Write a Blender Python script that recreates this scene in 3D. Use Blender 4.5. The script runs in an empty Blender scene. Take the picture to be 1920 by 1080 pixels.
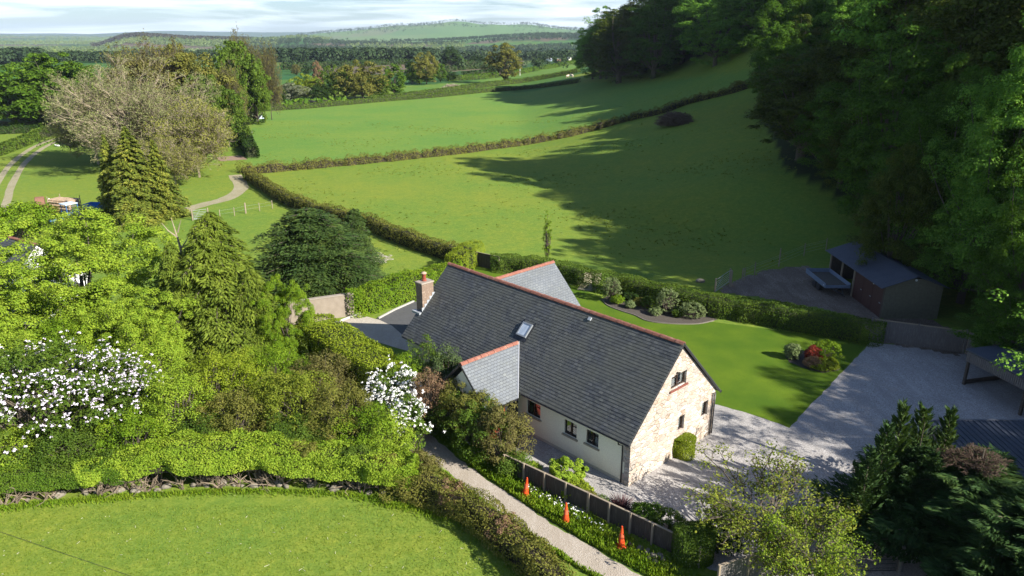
import bpy, bmesh, math, random
import numpy as np
from mathutils import Vector, Matrix
from mathutils.geometry import tessellate_polygon
R = math.radians
S = bpy.context.scene
COL = S.collection
# ------------------------------------------------------------------ camera
CH, PITCH, F = 20.395, R(19.174), 1360.38      # height (m), downward tilt, focal length in px of a 1920 wide frame
cam = bpy.data.objects.new('camera', bpy.data.cameras.new('camera'))
COL.objects.link(cam)
cam.location = (0, 0, CH); cam.rotation_euler = (R(90) - PITCH, 0, 0)
cam.data.sensor_width = 36; cam.data.lens = F / 1920 * 36
cam.data.clip_start = 0.5; cam.data.clip_end = 60000
S.camera = cam
# ------------------------------------------------------------------ light
SUN_AZ, SUN_EL = R(-32), R(31)                  # direction towards the sun: azimuth from +X, elevation
SUN_DIR = Vector((math.cos(SUN_EL) * math.cos(SUN_AZ), math.cos(SUN_EL) * math.sin(SUN_AZ), math.sin(SUN_EL)))
sl = bpy.data.lights.new('sun', 'SUN'); sl.energy = 5.0; sl.angle = R(0.5); sl.color = (1.0, 0.95, 0.86)
sun = bpy.data.objects.new('sun', sl); COL.objects.link(sun)
sun.rotation_euler = SUN_DIR.to_track_quat('Z', 'Y').to_euler()
W = bpy.data.worlds.new('World'); S.world = W; W.use_nodes = True
wn = W.node_tree; wn.nodes.clear()
sky = wn.nodes.new('ShaderNodeTexSky'); sky.sky_type = 'NISHITA'; sky.sun_disc = False
sky.sun_elevation = SUN_EL; sky.sun_rotation = math.atan2(SUN_DIR.x, SUN_DIR.y); sky.altitude = 100
sky.air_density = 1.0; sky.dust_density = 0.6; sky.ozone_density = 1.5
wtc = wn.nodes.new('ShaderNodeTexCoord'); wmp = wn.nodes.new('ShaderNodeMapping'); wmp.inputs['Scale'].default_value = (3, 3, 42)
wno = wn.nodes.new('ShaderNodeTexNoise'); wno.inputs['Scale'].default_value = 1.6; wno.inputs['Detail'].default_value = 7; wno.inputs['Roughness'].default_value = 0.58
wno.inputs['Distortion'].default_value = 0.6
wcr = wn.nodes.new('ShaderNodeValToRGB'); wcr.color_ramp.elements[0].position = 0.40; wcr.color_ramp.elements[1].position = 0.66
wcr.color_ramp.elements[0].color = (0.05, 0.05, 0.05, 1); wcr.color_ramp.elements[1].color = (0.62, 0.62, 0.62, 1)
wmx = wn.nodes.new('ShaderNodeMix'); wmx.data_type = 'RGBA'; wmx.inputs[7].default_value = (15.8, 16.8, 18.2, 1)
wbg = wn.nodes.new('ShaderNodeBackground'); wbg.inputs['Strength'].default_value = 0.052
wou = wn.nodes.new('ShaderNodeOutputWorld')
wl = wn.links.new
wl(wtc.outputs['Generated'], wmp.inputs['Vector']); wl(wmp.outputs['Vector'], wno.inputs['Vector']); wl(wno.outputs['Fac'], wcr.inputs['Fac'])
wsx = wn.nodes.new('ShaderNodeSeparateXYZ'); wmr = wn.nodes.new('ShaderNodeMapRange'); wmr.inputs[1].default_value = 0.08; wmr.inputs[2].default_value = 0.4; wmr.inputs[3].default_value = 1; wmr.inputs[4].default_value = 0.12; wmu = wn.nodes.new('ShaderNodeMath'); wmu.operation = 'MULTIPLY'; wl(wtc.outputs['Generated'], wsx.inputs[0]); wl(wsx.outputs[2], wmr.inputs[0]); wl(wcr.outputs['Color'], wmu.inputs[0]); wl(wmr.outputs[0], wmu.inputs[1]); wl(wmu.outputs[0], wmx.inputs[0]); wt = wn.nodes.new('ShaderNodeMix'); wt.data_type = 'RGBA'; wt.blend_type = 'MULTIPLY'; wt.inputs[0].default_value = 1; wt.inputs[7].default_value = (0.74, 0.93, 1.2, 1); wl(sky.outputs['Color'], wt.inputs[6]); wl(wt.outputs[2], wmx.inputs[6]); wl(wmx.outputs[2], wbg.inputs['Color']); wl(wbg.outputs['Background'], wou.inputs['Surface'])
S.view_settings.view_transform = 'Standard'; S.view_settings.look = 'None'; S.view_settings.gamma = 1; S.view_settings.exposure = 1.17
S.render.engine = 'CYCLES'
S.cycles.max_bounces = 6; S.cycles.diffuse_bounces = 4; S.cycles.glossy_bounces = 2; S.cycles.transmission_bounces = 4; S.cycles.transparent_max_bounces = 6
S.cycles.volume_bounces = 0; S.cycles.use_denoising = True; S.cycles.sample_clamp_indirect = 4

# ------------------------------------------------------------------ terrain height and picture helpers
def sstep(a, b, x):
    t = np.clip((x - a) / (b - a), 0, 1); return t * t * (3 - 2 * t)
def T(X, Y):
    X = np.asarray(X, float); Y = np.asarray(Y, float)
    x0 = 38 - 33 * sstep(55, 92, Y) - 5 * sstep(92, 130, Y)
    t = np.maximum(X - x0, 0)
    z = 0.25 * t * t / (t + 12) + 0.25 * np.maximum(t - 38, 0) * np.clip((t - 38) / 30, 0, 1)
    z = np.minimum(z, 60) * (1 - sstep(290, 520, Y))
    far = sstep(700, 1500, Y); drop = 16 * sstep(600, 1150, Y) * (1 - sstep(7000, 9000, np.hypot(X, Y))); z = z - drop
    z = z + far * 3 * (np.sin(X / 310 + 1) + np.sin(Y / 270 + X / 700))
    px = 960 + F * X / np.maximum(Y * math.cos(PITCH), 1)
    rid = np.interp(px, [-400, -50, 180, 205, 230, 260, 300, 350, 420, 500, 560, 600, 650, 720, 800, 860, 930, 1000, 1090, 1400], [86, 84, 82, 73, 65, 62, 64, 67, 68, 69, 64, 67, 71, 73, 73, 71, 67, 63, 63, 63])
    z = z + (drop + np.maximum(-drop, 20.4 + (67 - rid) / F * 2450 - 10)) * np.exp(-((Y - 2450) / 420) ** 2)
    main = np.interp(px, [200, 480, 560, 610, 660, 700, 740, 780, 820, 850, 875, 900, 925, 950, 975, 1000, 1030, 1060, 1090, 1300], [70, 69, 66, 61, 56, 52, 49, 47, 44, 42.5, 44, 46.5, 46, 48, 48.5, 50, 52.5, 55, 57, 66])
    z = z + (drop + np.maximum(-drop, 20.4 + (67 - main) / F * 5000 - 3)) * np.exp(-((Y - 5000) / 900) ** 2) * (1 + .05 * np.sin(X / 70) * np.sin(Y / 190))
    fz = sstep(7600, 9500, np.hypot(X, Y)); z = z + fz * (50 + 16 * np.sin(X / 620 + 0.6) + 7 * np.sin(X / 230)) * np.clip((-X - 700) / 1200, 0, 1)
    return z
def Tz(x, y): return float(T(x, y))
def ray(px, py):
    u = (px - 960) / F; v = (540 - py) / F; c, s = math.cos(PITCH), math.sin(PITCH)
    return u, c + s * v, -s + c * v
def at(px, py, dz=0.0):
    """the point of the ground seen at a spot of the photograph"""
    u, y, z = ray(px, py); t = 5.0; prev = t
    while t < 40000:
        if CH + z * t <= Tz(u * t, y * t) + dz: break
        prev = t; t *= 1.02
    a, b = prev, t
    for _ in range(24):
        m = (a + b) / 2
        if CH + z * m <= Tz(u * m, y * m) + dz: b = m
        else: a = m
    return Vector((u * b, y * b, Tz(u * b, y * b)))
def depth(X, Y, z): return Y * math.cos(PITCH) + (CH - z) * math.sin(PITCH)
def onY(px, Y):
    """ground point in picture column px at forward distance Y"""
    X = 0.0
    for _ in range(8): X = (px - 960) / F * depth(X, Y, Tz(X, Y))
    return Vector((X, Y, Tz(X, Y)))
def topz(p, py):
    """height above ground of something standing at p whose top shows at row py"""
    u, y, z = ray(960, py); return CH + z * (p.y / y) - p.z
def size(p, px, z=0): return px * depth(p.x, p.y, p.z + z) / F

# ------------------------------------------------------------------ object helpers
def tag(o, label=None, cat=None, group=None, kind=None):
    if label: o['label'] = label
    if cat: o['category'] = cat
    if group: o['group'] = group
    if kind: o['kind'] = kind
    return o
def empty(name, loc, rz=0, label=None, cat=None, group=None):
    o = bpy.data.objects.new(name, None); COL.objects.link(o); o.location = loc; o.rotation_euler = (0, 0, rz)
    o.empty_display_size = 0.3
    return tag(o, label, cat, group)
def link(name, me, m=None, parent=None, loc=None, rz=0):
    o = bpy.data.objects.new(name, me); COL.objects.link(o)
    if m is not None and len(me.materials) == 0: me.materials.append(m)
    if parent: o.parent = parent
    if loc is not None: o.location = loc
    if rz: o.rotation_euler = (0, 0, rz)
    return o
def copy_tree(o, parent=None):
    c = o.copy(); COL.objects.link(c); c.parent = parent
    for ch in list(o.children): copy_tree(ch, c)
    return c
class MB:
    """collects simple solids into one mesh"""
    def __init__(s): s.v = []; s.f = []
    def add(s, vs, fs):
        n = len(s.v); s.v += [tuple(v) for v in vs]; s.f += [tuple(i + n for i in f) for f in fs]
    def box(s, x0, x1, y0, y1, z0, z1):
        s.add([(x0, y0, z0), (x1, y0, z0), (x1, y1, z0), (x0, y1, z0), (x0, y0, z1), (x1, y0, z1), (x1, y1, z1), (x0, y1, z1)],
              [(0, 3, 2, 1), (4, 5, 6, 7), (0, 1, 5, 4), (1, 2, 6, 5), (2, 3, 7, 6), (3, 0, 4, 7)])
        return s
    def bar(s, a, b, w, h=None, up=(0, 0, 1)):
        a = Vector(a); b = Vector(b); h = h or w; d = (b - a).normalized(); u = Vector(up)
        if abs(d.dot(u)) > 0.98: u = Vector((0, 1, 0))
        x = d.cross(u).normalized(); y = x.cross(d)
        q = [(-w / 2, -h / 2), (w / 2, -h / 2), (w / 2, h / 2), (-w / 2, h / 2)]
        s.add([a + x * i + y * j for i, j in q] + [b + x * i + y * j for i, j in q],
              [(3, 2, 1, 0), (4, 5, 6, 7), (0, 1, 5, 4), (1, 2, 6, 5), (2, 3, 7, 6), (3, 0, 4, 7)])
        return s
    def tube(s, pts, rad, n=8):
        P = [Vector(p) for p in pts]; rad = rad if hasattr(rad, '__len__') else [rad] * len(P)
        vs = []; fs = []
        for i, p in enumerate(P):
            d = (P[min(i + 1, len(P) - 1)] - P[max(i - 1, 0)]).normalized()
            u = Vector((0, 0, 1)) if abs(d.z) < 0.9 else Vector((0, 1, 0))
            x = d.cross(u).normalized(); y = x.cross(d)
            for k in range(n):
                a = 2 * math.pi * k / n; vs.append(p + (x * math.cos(a) + y * math.sin(a)) * rad[i])
        for i in range(len(P) - 1):
            for k in range(n):
                a = i * n + k; b = i * n + (k + 1) % n; fs.append((a, b, b + n, a + n))
        fs.append(tuple(range(n - 1, -1, -1))); fs.append(tuple((len(P) - 1) * n + k for k in range(n)))
        s.add(vs, fs); return s
    def lathe(s, prof, c=(0, 0, 0), n=20, axis='z'):
        vs = []; fs = []
        for r, z in prof:
            for k in range(n):
                a = 2 * math.pi * k / n
                if axis == 'z': vs.append((c[0] + r * math.cos(a), c[1] + r * math.sin(a), c[2] + z))
                elif axis == 'y': vs.append((c[0] + r * math.cos(a), c[1] + z, c[2] + r * math.sin(a)))
                else: vs.append((c[0] + z, c[1] + r * math.cos(a), c[2] + r * math.sin(a)))
        for i in range(len(prof) - 1):
            for k in range(n):
                a = i * n + k; b = i * n + (k + 1) % n; fs.append((a, b, b + n, a + n))
        fs.append(tuple(range(n - 1, -1, -1))); fs.append(tuple((len(prof) - 1) * n + k for k in range(n)))
        s.add(vs, fs); return s
    def prism(s, poly, z0, z1):
        n = len(poly); vs = [(x, y, z0) for x, y in poly] + [(x, y, z1) for x, y in poly]
        s.add(vs, [tuple(range(n - 1, -1, -1)), tuple(range(n, 2 * n))] + [(i, (i + 1) % n, (i + 1) % n + n, i + n) for i in range(n)])
        return s
    def build(s, name, m, parent=None, bevel=0, smooth=False, loc=None, rz=0):
        me = bpy.data.meshes.new(name); me.from_pydata(s.v, [], s.f)
        bm = bmesh.new(); bm.from_mesh(me); bmesh.ops.recalc_face_normals(bm, faces=bm.faces)
        if bevel: bmesh.ops.bevel(bm, geom=bm.edges[:], offset=bevel, segments=1, affect='EDGES', clamp_overlap=True)
        bm.to_mesh(me); bm.free()
        if smooth:
            for p in me.polygons: p.use_smooth = True
        return link(name, me, m, parent, loc, rz)
def npmesh(name, V, nper):
    """mesh of separate faces of nper corners each; V is (n*nper, 3)"""
    me = bpy.data.meshes.new(name); n = len(V); nf = n // nper
    me.vertices.add(n); me.vertices.foreach_set('co', np.ascontiguousarray(V, np.float32).ravel())
    me.loops.add(n); me.loops.foreach_set('vertex_index', np.arange(n, dtype=np.int32))
    me.polygons.add(nf); me.polygons.foreach_set('loop_start', np.arange(0, n, nper, dtype=np.int32))
    me.polygons.foreach_set('loop_total', np.full(nf, nper, dtype=np.int32))
    me.update(calc_edges=True); return me
# ------------------------------------------------------------------ materials
def C4(c): return (c[0], c[1], c[2], 1)
class NT:
    def __init__(s, name):
        s.m = bpy.data.materials.new(name); s.m.use_nodes = True; s.t = s.m.node_tree; s.t.nodes.clear()
        s.o = s.t.nodes.new('ShaderNodeOutputMaterial')
    def n(s, typ, **kw):
        x = s.t.nodes.new('ShaderNode' + typ)
        for k, v in kw.items():
            if hasattr(x, k): setattr(x, k, v)
            else: x.inputs[k.replace('_', ' ')].default_value = v
        return x
    def l(s, a, b): s.t.links.new(a, b)
    def ramp(s, fac, cols):
        r = s.n('ValToRGB'); e = r.color_ramp.elements
        while len(e) < len(cols): e.new(0.5)
        for i, (p, c) in enumerate(cols): e[i].position = p; e[i].color = C4(c)
        s.l(fac, r.inputs['Fac']); return r.outputs['Color']
    def noise(s, vec, scale, detail=4, rough=0.55):
        n = s.n('TexNoise', Scale=scale, Detail=detail, Roughness=rough)
        if vec is not None: s.l(vec, n.inputs['Vector'])
        return n.outputs['Fac']
    def coord(s, scale=(1, 1, 1), kind='Object'):
        c = s.n('TexCoord'); m = s.n('Mapping', Scale=scale); s.l(c.outputs[kind], m.inputs['Vector']); return m.outputs['Vector']
    def mix(s, f, a, b, mode='MIX'):
        m = s.n('Mix', data_type='RGBA', blend_type=mode)
        for i, v in ((0, f), (6, a), (7, b)):
            if isinstance(v, (int, float)): m.inputs[i].default_value = v
            elif isinstance(v, tuple): m.inputs[i].default_value = C4(v)
            else: s.l(v, m.inputs[i])
        return m.outputs[2]
    def math(s, op, a, b=0.0):
        m = s.n('Math', operation=op)
        for i, v in ((0, a), (1, b)):
            if isinstance(v, (int, float)): m.inputs[i].default_value = v
            else: s.l(v, m.inputs[i])
        return m.outputs[0]
    def surf(s, col, rough=0.85, bump=None, bs=0.3, bd=0.02, spec=0.3, metal=0.0):
        p = s.n('BsdfPrincipled', Roughness=rough, Metallic=metal); p.inputs['Specular IOR Level'].default_value = spec
        if isinstance(col, tuple): p.inputs['Base Color'].default_value = C4(col)
        else: s.l(col, p.inputs['Base Color'])
        if bump is not None:
            b = s.n('Bump', Strength=bs, Distance=bd); s.l(bump, b.inputs['Height']); s.l(b.outputs['Normal'], p.inputs['Normal'])
        s.l(p.outputs['BSDF'], s.o.inputs['Surface']); return s.m
MC = {}
def mat(name, c1, c2=None, scale=6, rough=0.8, bs=0.25, bd=0.01, spec=0.3, metal=0.0, c3=None, sc=(1, 1, 1)):
    if name in MC: return MC[name]
    t = NT(name); c2 = c2 or tuple(x * 0.8 for x in c1)
    v = t.coord(sc); f = t.noise(v, scale, 5, 0.6); f2 = t.noise(v, scale * 9, 3, 0.6)
    col = t.ramp(f, [(0.3, c1), (0.7, c2)] if c3 is None else [(0.3, c1), (0.5, c2), (0.7, c3)])
    col = t.mix(0.25, col, t.ramp(f2, [(0.3, tuple(x * 0.6 for x in c1)), (0.7, tuple(min(1, x * 1.3) for x in c2))]))
    MC[name] = t.surf(col, rough, f2, bs, bd, spec, metal); return MC[name]
def leafmat(name, a, b, c=None, trans=0.26, nscale=0.55):
    """leaf material: a..b(..c) spread leaf by leaf and in larger patches"""
    if name in MC: return MC[name]
    t = NT(name); c = c or b
    g = t.n('NewGeometry'); ri = g.outputs['Random Per Island']
    f = t.noise(t.coord(), nscale, 3, 0.6)
    k = t.math('ADD', t.math('MULTIPLY', ri, 0.5), t.math('MULTIPLY', t.ramp(f, [(0.3, (0, 0, 0)), (0.7, (1, 1, 1))]), 0.5))
    col = t.ramp(k, [(0.12, a), (0.5, b), (0.88, c)])
    d = t.n('BsdfPrincipled', Roughness=0.55); d.inputs['Specular IOR Level'].default_value = 0.06; t.l(col, d.inputs['Base Color'])
    tr = t.n('BsdfTranslucent'); hs = t.mix(1.0, col, (1.25, 1.2, 0.6), 'MULTIPLY'); t.l(hs, tr.inputs['Color'])
    mx = t.n('MixShader'); mx.inputs[0].default_value = trans
    t.l(d.outputs['BSDF'], mx.inputs[1]); t.l(tr.outputs['BSDF'], mx.inputs[2]); t.l(mx.outputs['Shader'], t.o.inputs['Surface'])
    MC[name] = t.m; return t.m
# ================================================================== GROUND
def inpoly(X, Y, poly):
    ins = np.zeros(X.shape, bool); n = len(poly)
    for i in range(n):
        x1, y1 = poly[i]; x2, y2 = poly[(i + 1) % n]
        c = ((y1 > Y) != (y2 > Y)); ins ^= c & (X < (x2 - x1) * (Y - y1) / ((y2 - y1) if y2 != y1 else 1e-9) + x1)
    return ins
def wpoly(px): return [(p.x, p.y) for p in (at(x, y) for x, y in px)]
GRASS = (0.185, 0.240, 0.036); GRASS2 = (0.085, 0.185, 0.022)
def make_ground():
    rad = [0.0] + list(6 * 1.021 ** np.arange(0, 385)); rad = np.array([r for r in rad if r < 10800])
    an = np.concatenate([np.linspace(-47, 47, 300), np.linspace(52, 308, 46)])   # degrees from +Y
    na = len(an); A = np.radians(an)
    X = np.outer(rad, np.sin(A)); Y = np.outer(rad, np.cos(A)); Z = T(X, Y)
    V = np.stack([X, Y, Z], -1).reshape(-1, 3); nr = len(rad)
    i = np.arange(nr - 1)[:, None] * na; j = np.arange(na); j2 = (j + 1) % na
    Q = np.stack([i + j, i + j2, i + na + j2, i + na + j], -1).reshape(-1, 4)
    me = bpy.data.meshes.new('ground'); me.vertices.add(len(V)); me.vertices.foreach_set('co', V.astype(np.float32).ravel())
    me.loops.add(Q.size); me.loops.foreach_set('vertex_index', Q.astype(np.int32).ravel())
    me.polygons.add(len(Q)); me.polygons.foreach_set('loop_start', np.arange(0, Q.size, 4, dtype=np.int32)); me.polygons.foreach_set('loop_total', np.full(len(Q), 4, dtype=np.int32))
    me.polygons.foreach_set('use_smooth', np.ones(len(Q), bool)); me.update(calc_edges=True); me.validate()
    x = V[:, 0]; y = V[:, 1]; r = np.hypot(x, y)
    c = np.zeros((len(V), 4), np.float32); c[:] = (*GRASS, 1)
    rng = np.random.default_rng(5)
    # far country: a patchwork of fields (nearest random seed decides the crop)
    far = r > 330
    sx = rng.uniform(-9000, 9000, 2600); sy = rng.uniform(300, 13000, 2600); k = rng.uniform(0, 1, 2600)
    nearer = rng.integers(0, 2600, 900); sx[nearer] = rng.uniform(-1400, 1400, 900); sy[nearer] = rng.uniform(350, 3200, 900)
    pal = np.array([(0.05, 0.12, 0.03), (0.07, 0.15, 0.035), (0.09, 0.17, 0.04), (0.16, 0.115, 0.085), (0.06, 0.10, 0.04), (0.12, 0.16, 0.05)])
    ci = (k * 6).astype(int); idx = np.where(far)[0]
    for b in range(0, len(idx), 4000):
        q = idx[b:b + 4000]; d = (sx[None] - x[q, None]) ** 2 + ((sy[None] - y[q, None]) * 0.8) ** 2
        c[q, :3] = pal[ci[d.argmin(1)]]
    hi = (y > 3600) & (x > -2600); c[hi, :3] = c[hi, :3] * .5 + np.array([.10, .15, .05]) * .85
    c[r > 7500, :3] = (0.07, 0.11, 0.07)
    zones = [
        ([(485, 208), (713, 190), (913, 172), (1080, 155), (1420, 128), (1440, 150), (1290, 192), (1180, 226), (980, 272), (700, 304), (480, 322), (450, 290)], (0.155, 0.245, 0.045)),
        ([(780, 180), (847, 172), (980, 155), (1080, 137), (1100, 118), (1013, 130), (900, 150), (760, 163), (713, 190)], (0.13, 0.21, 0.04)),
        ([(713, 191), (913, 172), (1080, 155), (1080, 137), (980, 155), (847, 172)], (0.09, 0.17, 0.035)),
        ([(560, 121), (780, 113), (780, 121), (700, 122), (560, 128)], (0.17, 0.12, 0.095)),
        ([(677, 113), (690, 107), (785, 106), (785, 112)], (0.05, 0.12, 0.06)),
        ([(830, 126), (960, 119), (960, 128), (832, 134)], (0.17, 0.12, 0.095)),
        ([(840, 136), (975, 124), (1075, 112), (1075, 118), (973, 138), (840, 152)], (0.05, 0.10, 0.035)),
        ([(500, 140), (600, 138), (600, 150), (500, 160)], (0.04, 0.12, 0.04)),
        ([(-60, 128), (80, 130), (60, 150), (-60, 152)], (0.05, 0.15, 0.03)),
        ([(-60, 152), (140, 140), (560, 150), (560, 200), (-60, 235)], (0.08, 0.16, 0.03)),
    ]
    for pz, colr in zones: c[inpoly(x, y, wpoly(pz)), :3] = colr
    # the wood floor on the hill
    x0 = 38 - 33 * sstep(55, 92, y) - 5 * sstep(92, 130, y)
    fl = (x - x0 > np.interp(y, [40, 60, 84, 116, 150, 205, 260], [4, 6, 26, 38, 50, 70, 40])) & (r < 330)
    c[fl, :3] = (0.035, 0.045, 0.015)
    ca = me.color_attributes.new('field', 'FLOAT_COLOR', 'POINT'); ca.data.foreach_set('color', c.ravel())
    t = NT('meadow_ground'); a = t.n('Attribute', attribute_name='field'); v = t.coord()
    n1 = t.noise(v, 0.045, 4, 0.6); n2 = t.noise(v, 0.6, 5, 0.65); n3 = t.noise(v, 9.0, 4, 0.7); n4 = t.noise(v, 0.16, 3, 0.5)
    col = t.mix(t.ramp(n1, [(0.38, (0, 0, 0)), (0.62, (0.8, 0.8, 0.8))]), a.outputs['Color'], t.mix(1.0, a.outputs['Color'], (0.70, 0.92, 1.0), 'MULTIPLY'))
    col = t.mix(t.ramp(n2, [(0.38, (0, 0, 0)), (0.68, (0.8, 0.8, 0.8))]), col, t.mix(1.0, col, (1.35, 1.12, 1.0), 'MULTIPLY'))
    col = t.mix(t.ramp(n3, [(0.35, (0.8, 0.8, 0.8)), (0.6, (0, 0, 0))]), col, t.mix(1.0, col, (0.6, 0.72, 0.6), 'MULTIPLY'))
    n5 = t.noise(v, 2.2, 5, 0.75); col = t.mix(t.ramp(n5, [(0.40, (0.7, 0.7, 0.7)), (0.56, (0, 0, 0))]), col, t.mix(1.0, col, (0.70, 0.80, 0.72), 'MULTIPLY')); col = t.mix(t.ramp(n5, [(0.56, (0, 0, 0)), (0.72, (0.8, 0.8, 0.8))]), col, t.mix(1.0, col, (1.45, 1.22, 1.3), 'MULTIPLY'))
    vo = t.n('TexVoronoi', Scale=0.55); t.l(v, vo.inputs['Vector'])
    col = t.mix(t.math('MULTIPLY', t.ramp(vo.outputs['Distance'], [(0.02, (1, 1, 1)), (0.13, (0, 0, 0))]), t.ramp(n4, [(0.45, (0, 0, 0)), (0.6, (0.7, 0.7, 0.7))])), col, t.mix(1.0, col, (0.5, 0.62, 0.7), 'MULTIPLY'))
    vo2 = t.n('TexVoronoi', Scale=1.1); t.l(v, vo2.inputs['Vector'])
    col = t.mix(t.math('MULTIPLY', t.ramp(vo2.outputs['Distance'], [(0.0, (1, 1, 1)), (0.06, (0, 0, 0))]), t.ramp(t.noise(v, 0.25, 2), [(0.5, (0, 0, 0)), (0.62, (0.8, 0.8, 0.8))])), col, (0.42, 0.40, 0.25))
    m = t.surf(col, 0.95, t.math('ADD', n3, t.math('MULTIPLY', n2, 2.0)), 0.5, 0.05, 0.1)
    tag(link('ground', me, m), 'grass fields and farmland spreading from the house to the hills', kind='structure')
make_ground()
def sheet(name, poly, z, m, label=None, sub=0):
    """flat sheet over a polygon of world points"""
    vs = [Vector((p[0], p[1], z)) for p in poly]; tr = tessellate_polygon([vs])
    mb = MB(); mb.add(vs, [tuple(t) for t in tr]); o = mb.build(name, m)
    for p in o.data.polygons:
        if p.normal.z < 0: o.data.flip_normals(); break
    return tag(o, label, kind='structure')
def wobble(poly, step=0.5, amp=0.08, seed=1, close=True):
    rg = random.Random(seed); out = []; n = len(poly)
    for i in range(n if close else n - 1):
        a = Vector(poly[i][:2]); b = Vector(poly[(i + 1) % n][:2]); k = max(1, int((b - a).length / step))
        for j in range(k):
            p = a.lerp(b, j / k); out.append((p.x + rg.uniform(-amp, amp) * (j > 0), p.y + rg.uniform(-amp, amp) * (j > 0)))
    return out
def smoothline(pts, n=6):
    """Catmull-Rom through points"""
    P = [Vector(p) for p in pts]; P = [P[0] * 2 - P[1]] + P + [P[-1] * 2 - P[-2]]; out = []
    for i in range(1, len(P) - 2):
        for k in range(n):
            t = k / n; out.append(0.5 * ((2 * P[i]) + (P[i + 1] - P[i - 1]) * t + (2 * P[i - 1] - 5 * P[i] + 4 * P[i + 1] - P[i + 2]) * t * t + (3 * P[i] - P[i - 1] - 3 * P[i + 1] + P[i + 2]) * t ** 3))
    return out + [P[-2]]
def ribbon(pts, w, seed=3, amp=0.12):
    rg = random.Random(seed); L = []; Rr = []
    w = w if hasattr(w, '__len__') else [w] * len(pts)
    for i, p in enumerate(pts):
        d = (pts[min(i + 1, len(pts) - 1)] - pts[max(i - 1, 0)]).normalized(); nn = Vector((-d.y, d.x, 0)); ww = w[min(i, len(w) - 1)]
        L.append((p + nn * (ww / 2 + rg.uniform(-amp, amp))).to_tuple()[:2]); Rr.append((p - nn * (ww / 2 + rg.uniform(-amp, amp))).to_tuple()[:2])
    return L + Rr[::-1]
def draped(name, pts, w, dz, m, label):
    """strip following the ground"""
    rg = random.Random(4); mb = MB(); vs = []
    for i, p in enumerate(pts):
        d = (pts[min(i + 1, len(pts) - 1)] - pts[max(i - 1, 0)]).normalized(); nn = Vector((-d.y, d.x, 0))
        for s in (-1, 0, 1):
            q = p + nn * s * w / 2 * (1 + rg.uniform(-.1, .1)); vs.append((q.x, q.y, Tz(q.x, q.y) + dz))
    fs = []
    for i in range(len(pts) - 1):
        for k in (0, 1): a = i * 3 + k; fs.append((a, a + 1, a + 4, a + 3))
    mb.add(vs, fs); o = mb.build(name, m)
    if o.data.polygons[0].normal.z < 0: o.data.flip_normals()
    return tag(o, label, kind='structure')
# gravel of the drive: pale limestone chippings with worn wheel lines and weeds
def gravelmat(name, c1, c2, c3, weeds=0.3):
    t = NT(name); v = t.coord(); vo = t.n('TexVoronoi', Scale=24.0); t.l(v, vo.inputs['Vector'])
    g = t.ramp(vo.outputs['Color'], [(0.2, c2), (0.5, c1), (0.8, c3)])
    n1 = t.noise(v, 0.5, 5, 0.6); n2 = t.noise(v, 5, 4, 0.6)
    col = t.mix(t.ramp(n1, [(0.35, (0, 0, 0)), (0.7, (0.6, 0.6, 0.6))]), g, c2)
    col = t.mix(t.ramp(n2, [(0.6, (0, 0, 0)), (0.75, (weeds, weeds, weeds))]), col, (0.08, 0.075, 0.05))
    tw = t.coord((.9, .16, 1)); n4 = t.noise(tw, 1.5, 4, 0.6); col = t.mix(t.ramp(n4, [(0.5, (0, 0, 0)), (0.62, (0.45, 0.45, 0.45))]), col, c2); col = t.mix(t.ramp(n4, [(0.30, (0.4, 0.4, 0.4)), (0.42, (0, 0, 0))]), col, c3)
    return t.surf(col, 0.9, vo.outputs['Distance'], 0.6, 0.03, 0.2)
GRAVEL = gravelmat('limestone_gravel', (0.385, 0.36, 0.34), (0.28, 0.26, 0.245), (0.52, 0.495, 0.47), 0.7)
PATH = gravelmat('lane_dust', (0.40, 0.34, 0.28), (0.33, 0.28, 0.22), (0.46, 0.41, 0.35), 0.25)
TRACK = gravelmat('farm_track_dirt', (0.33, 0.29, 0.19), (0.25, 0.23, 0.12), (0.40, 0.35, 0.26), 0.6)
drive_poly = [at(*p).to_tuple()[:2] for p in [(1000, 930), (955, 868), (990, 790), (1120, 800), (1200, 760), (1345, 748), (1400, 768), (1480, 803), (1632, 642), (1812, 662), (1905, 705), (2100, 740), (2150, 900), (1800, 1075), (1480, 1110), (1330, 1068), (1180, 985)]]
sheet('gravel_drive', wobble(drive_poly, 0.5, 0.05, 2), 0.012, GRAVEL, 'pale grey limestone gravel drive beside the stone house')
lt = NT('mown_lawn'); v = lt.coord(); n1 = lt.noise(v, 0.35, 4); n2 = lt.noise(v, 14, 4, 0.7)
c = lt.mix(lt.ramp(n1, [(0.35, (0, 0, 0)), (0.7, (1, 1, 1))]), (0.060, 0.120, 0.009), (0.110, 0.170, 0.012)); c = lt.mix(lt.ramp(n2, [(0.3, (0.5, 0.5, 0.5)), (0.6, (0, 0, 0))]), c, (0.05, 0.09, 0.008))
LAWN = lt.surf(c, 0.95, n2, 0.5, 0.03, 0.1)
lawn_poly = [at(*p).to_tuple()[:2] for p in [(1336, 757), (1402, 775), (1480, 801), (1556, 721), (1632, 641), (1500, 626), (1400, 612), (1325, 603), (1225, 585), (1130, 560), (1085, 540), (1020, 520), (930, 500), (880, 500), (860, 560), (1000, 700), (1200, 740)]]
sheet('lawn', wobble(lawn_poly, 0.4, 0.03, 5), 0.02, LAWN, 'mown garden lawn behind the house')
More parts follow.
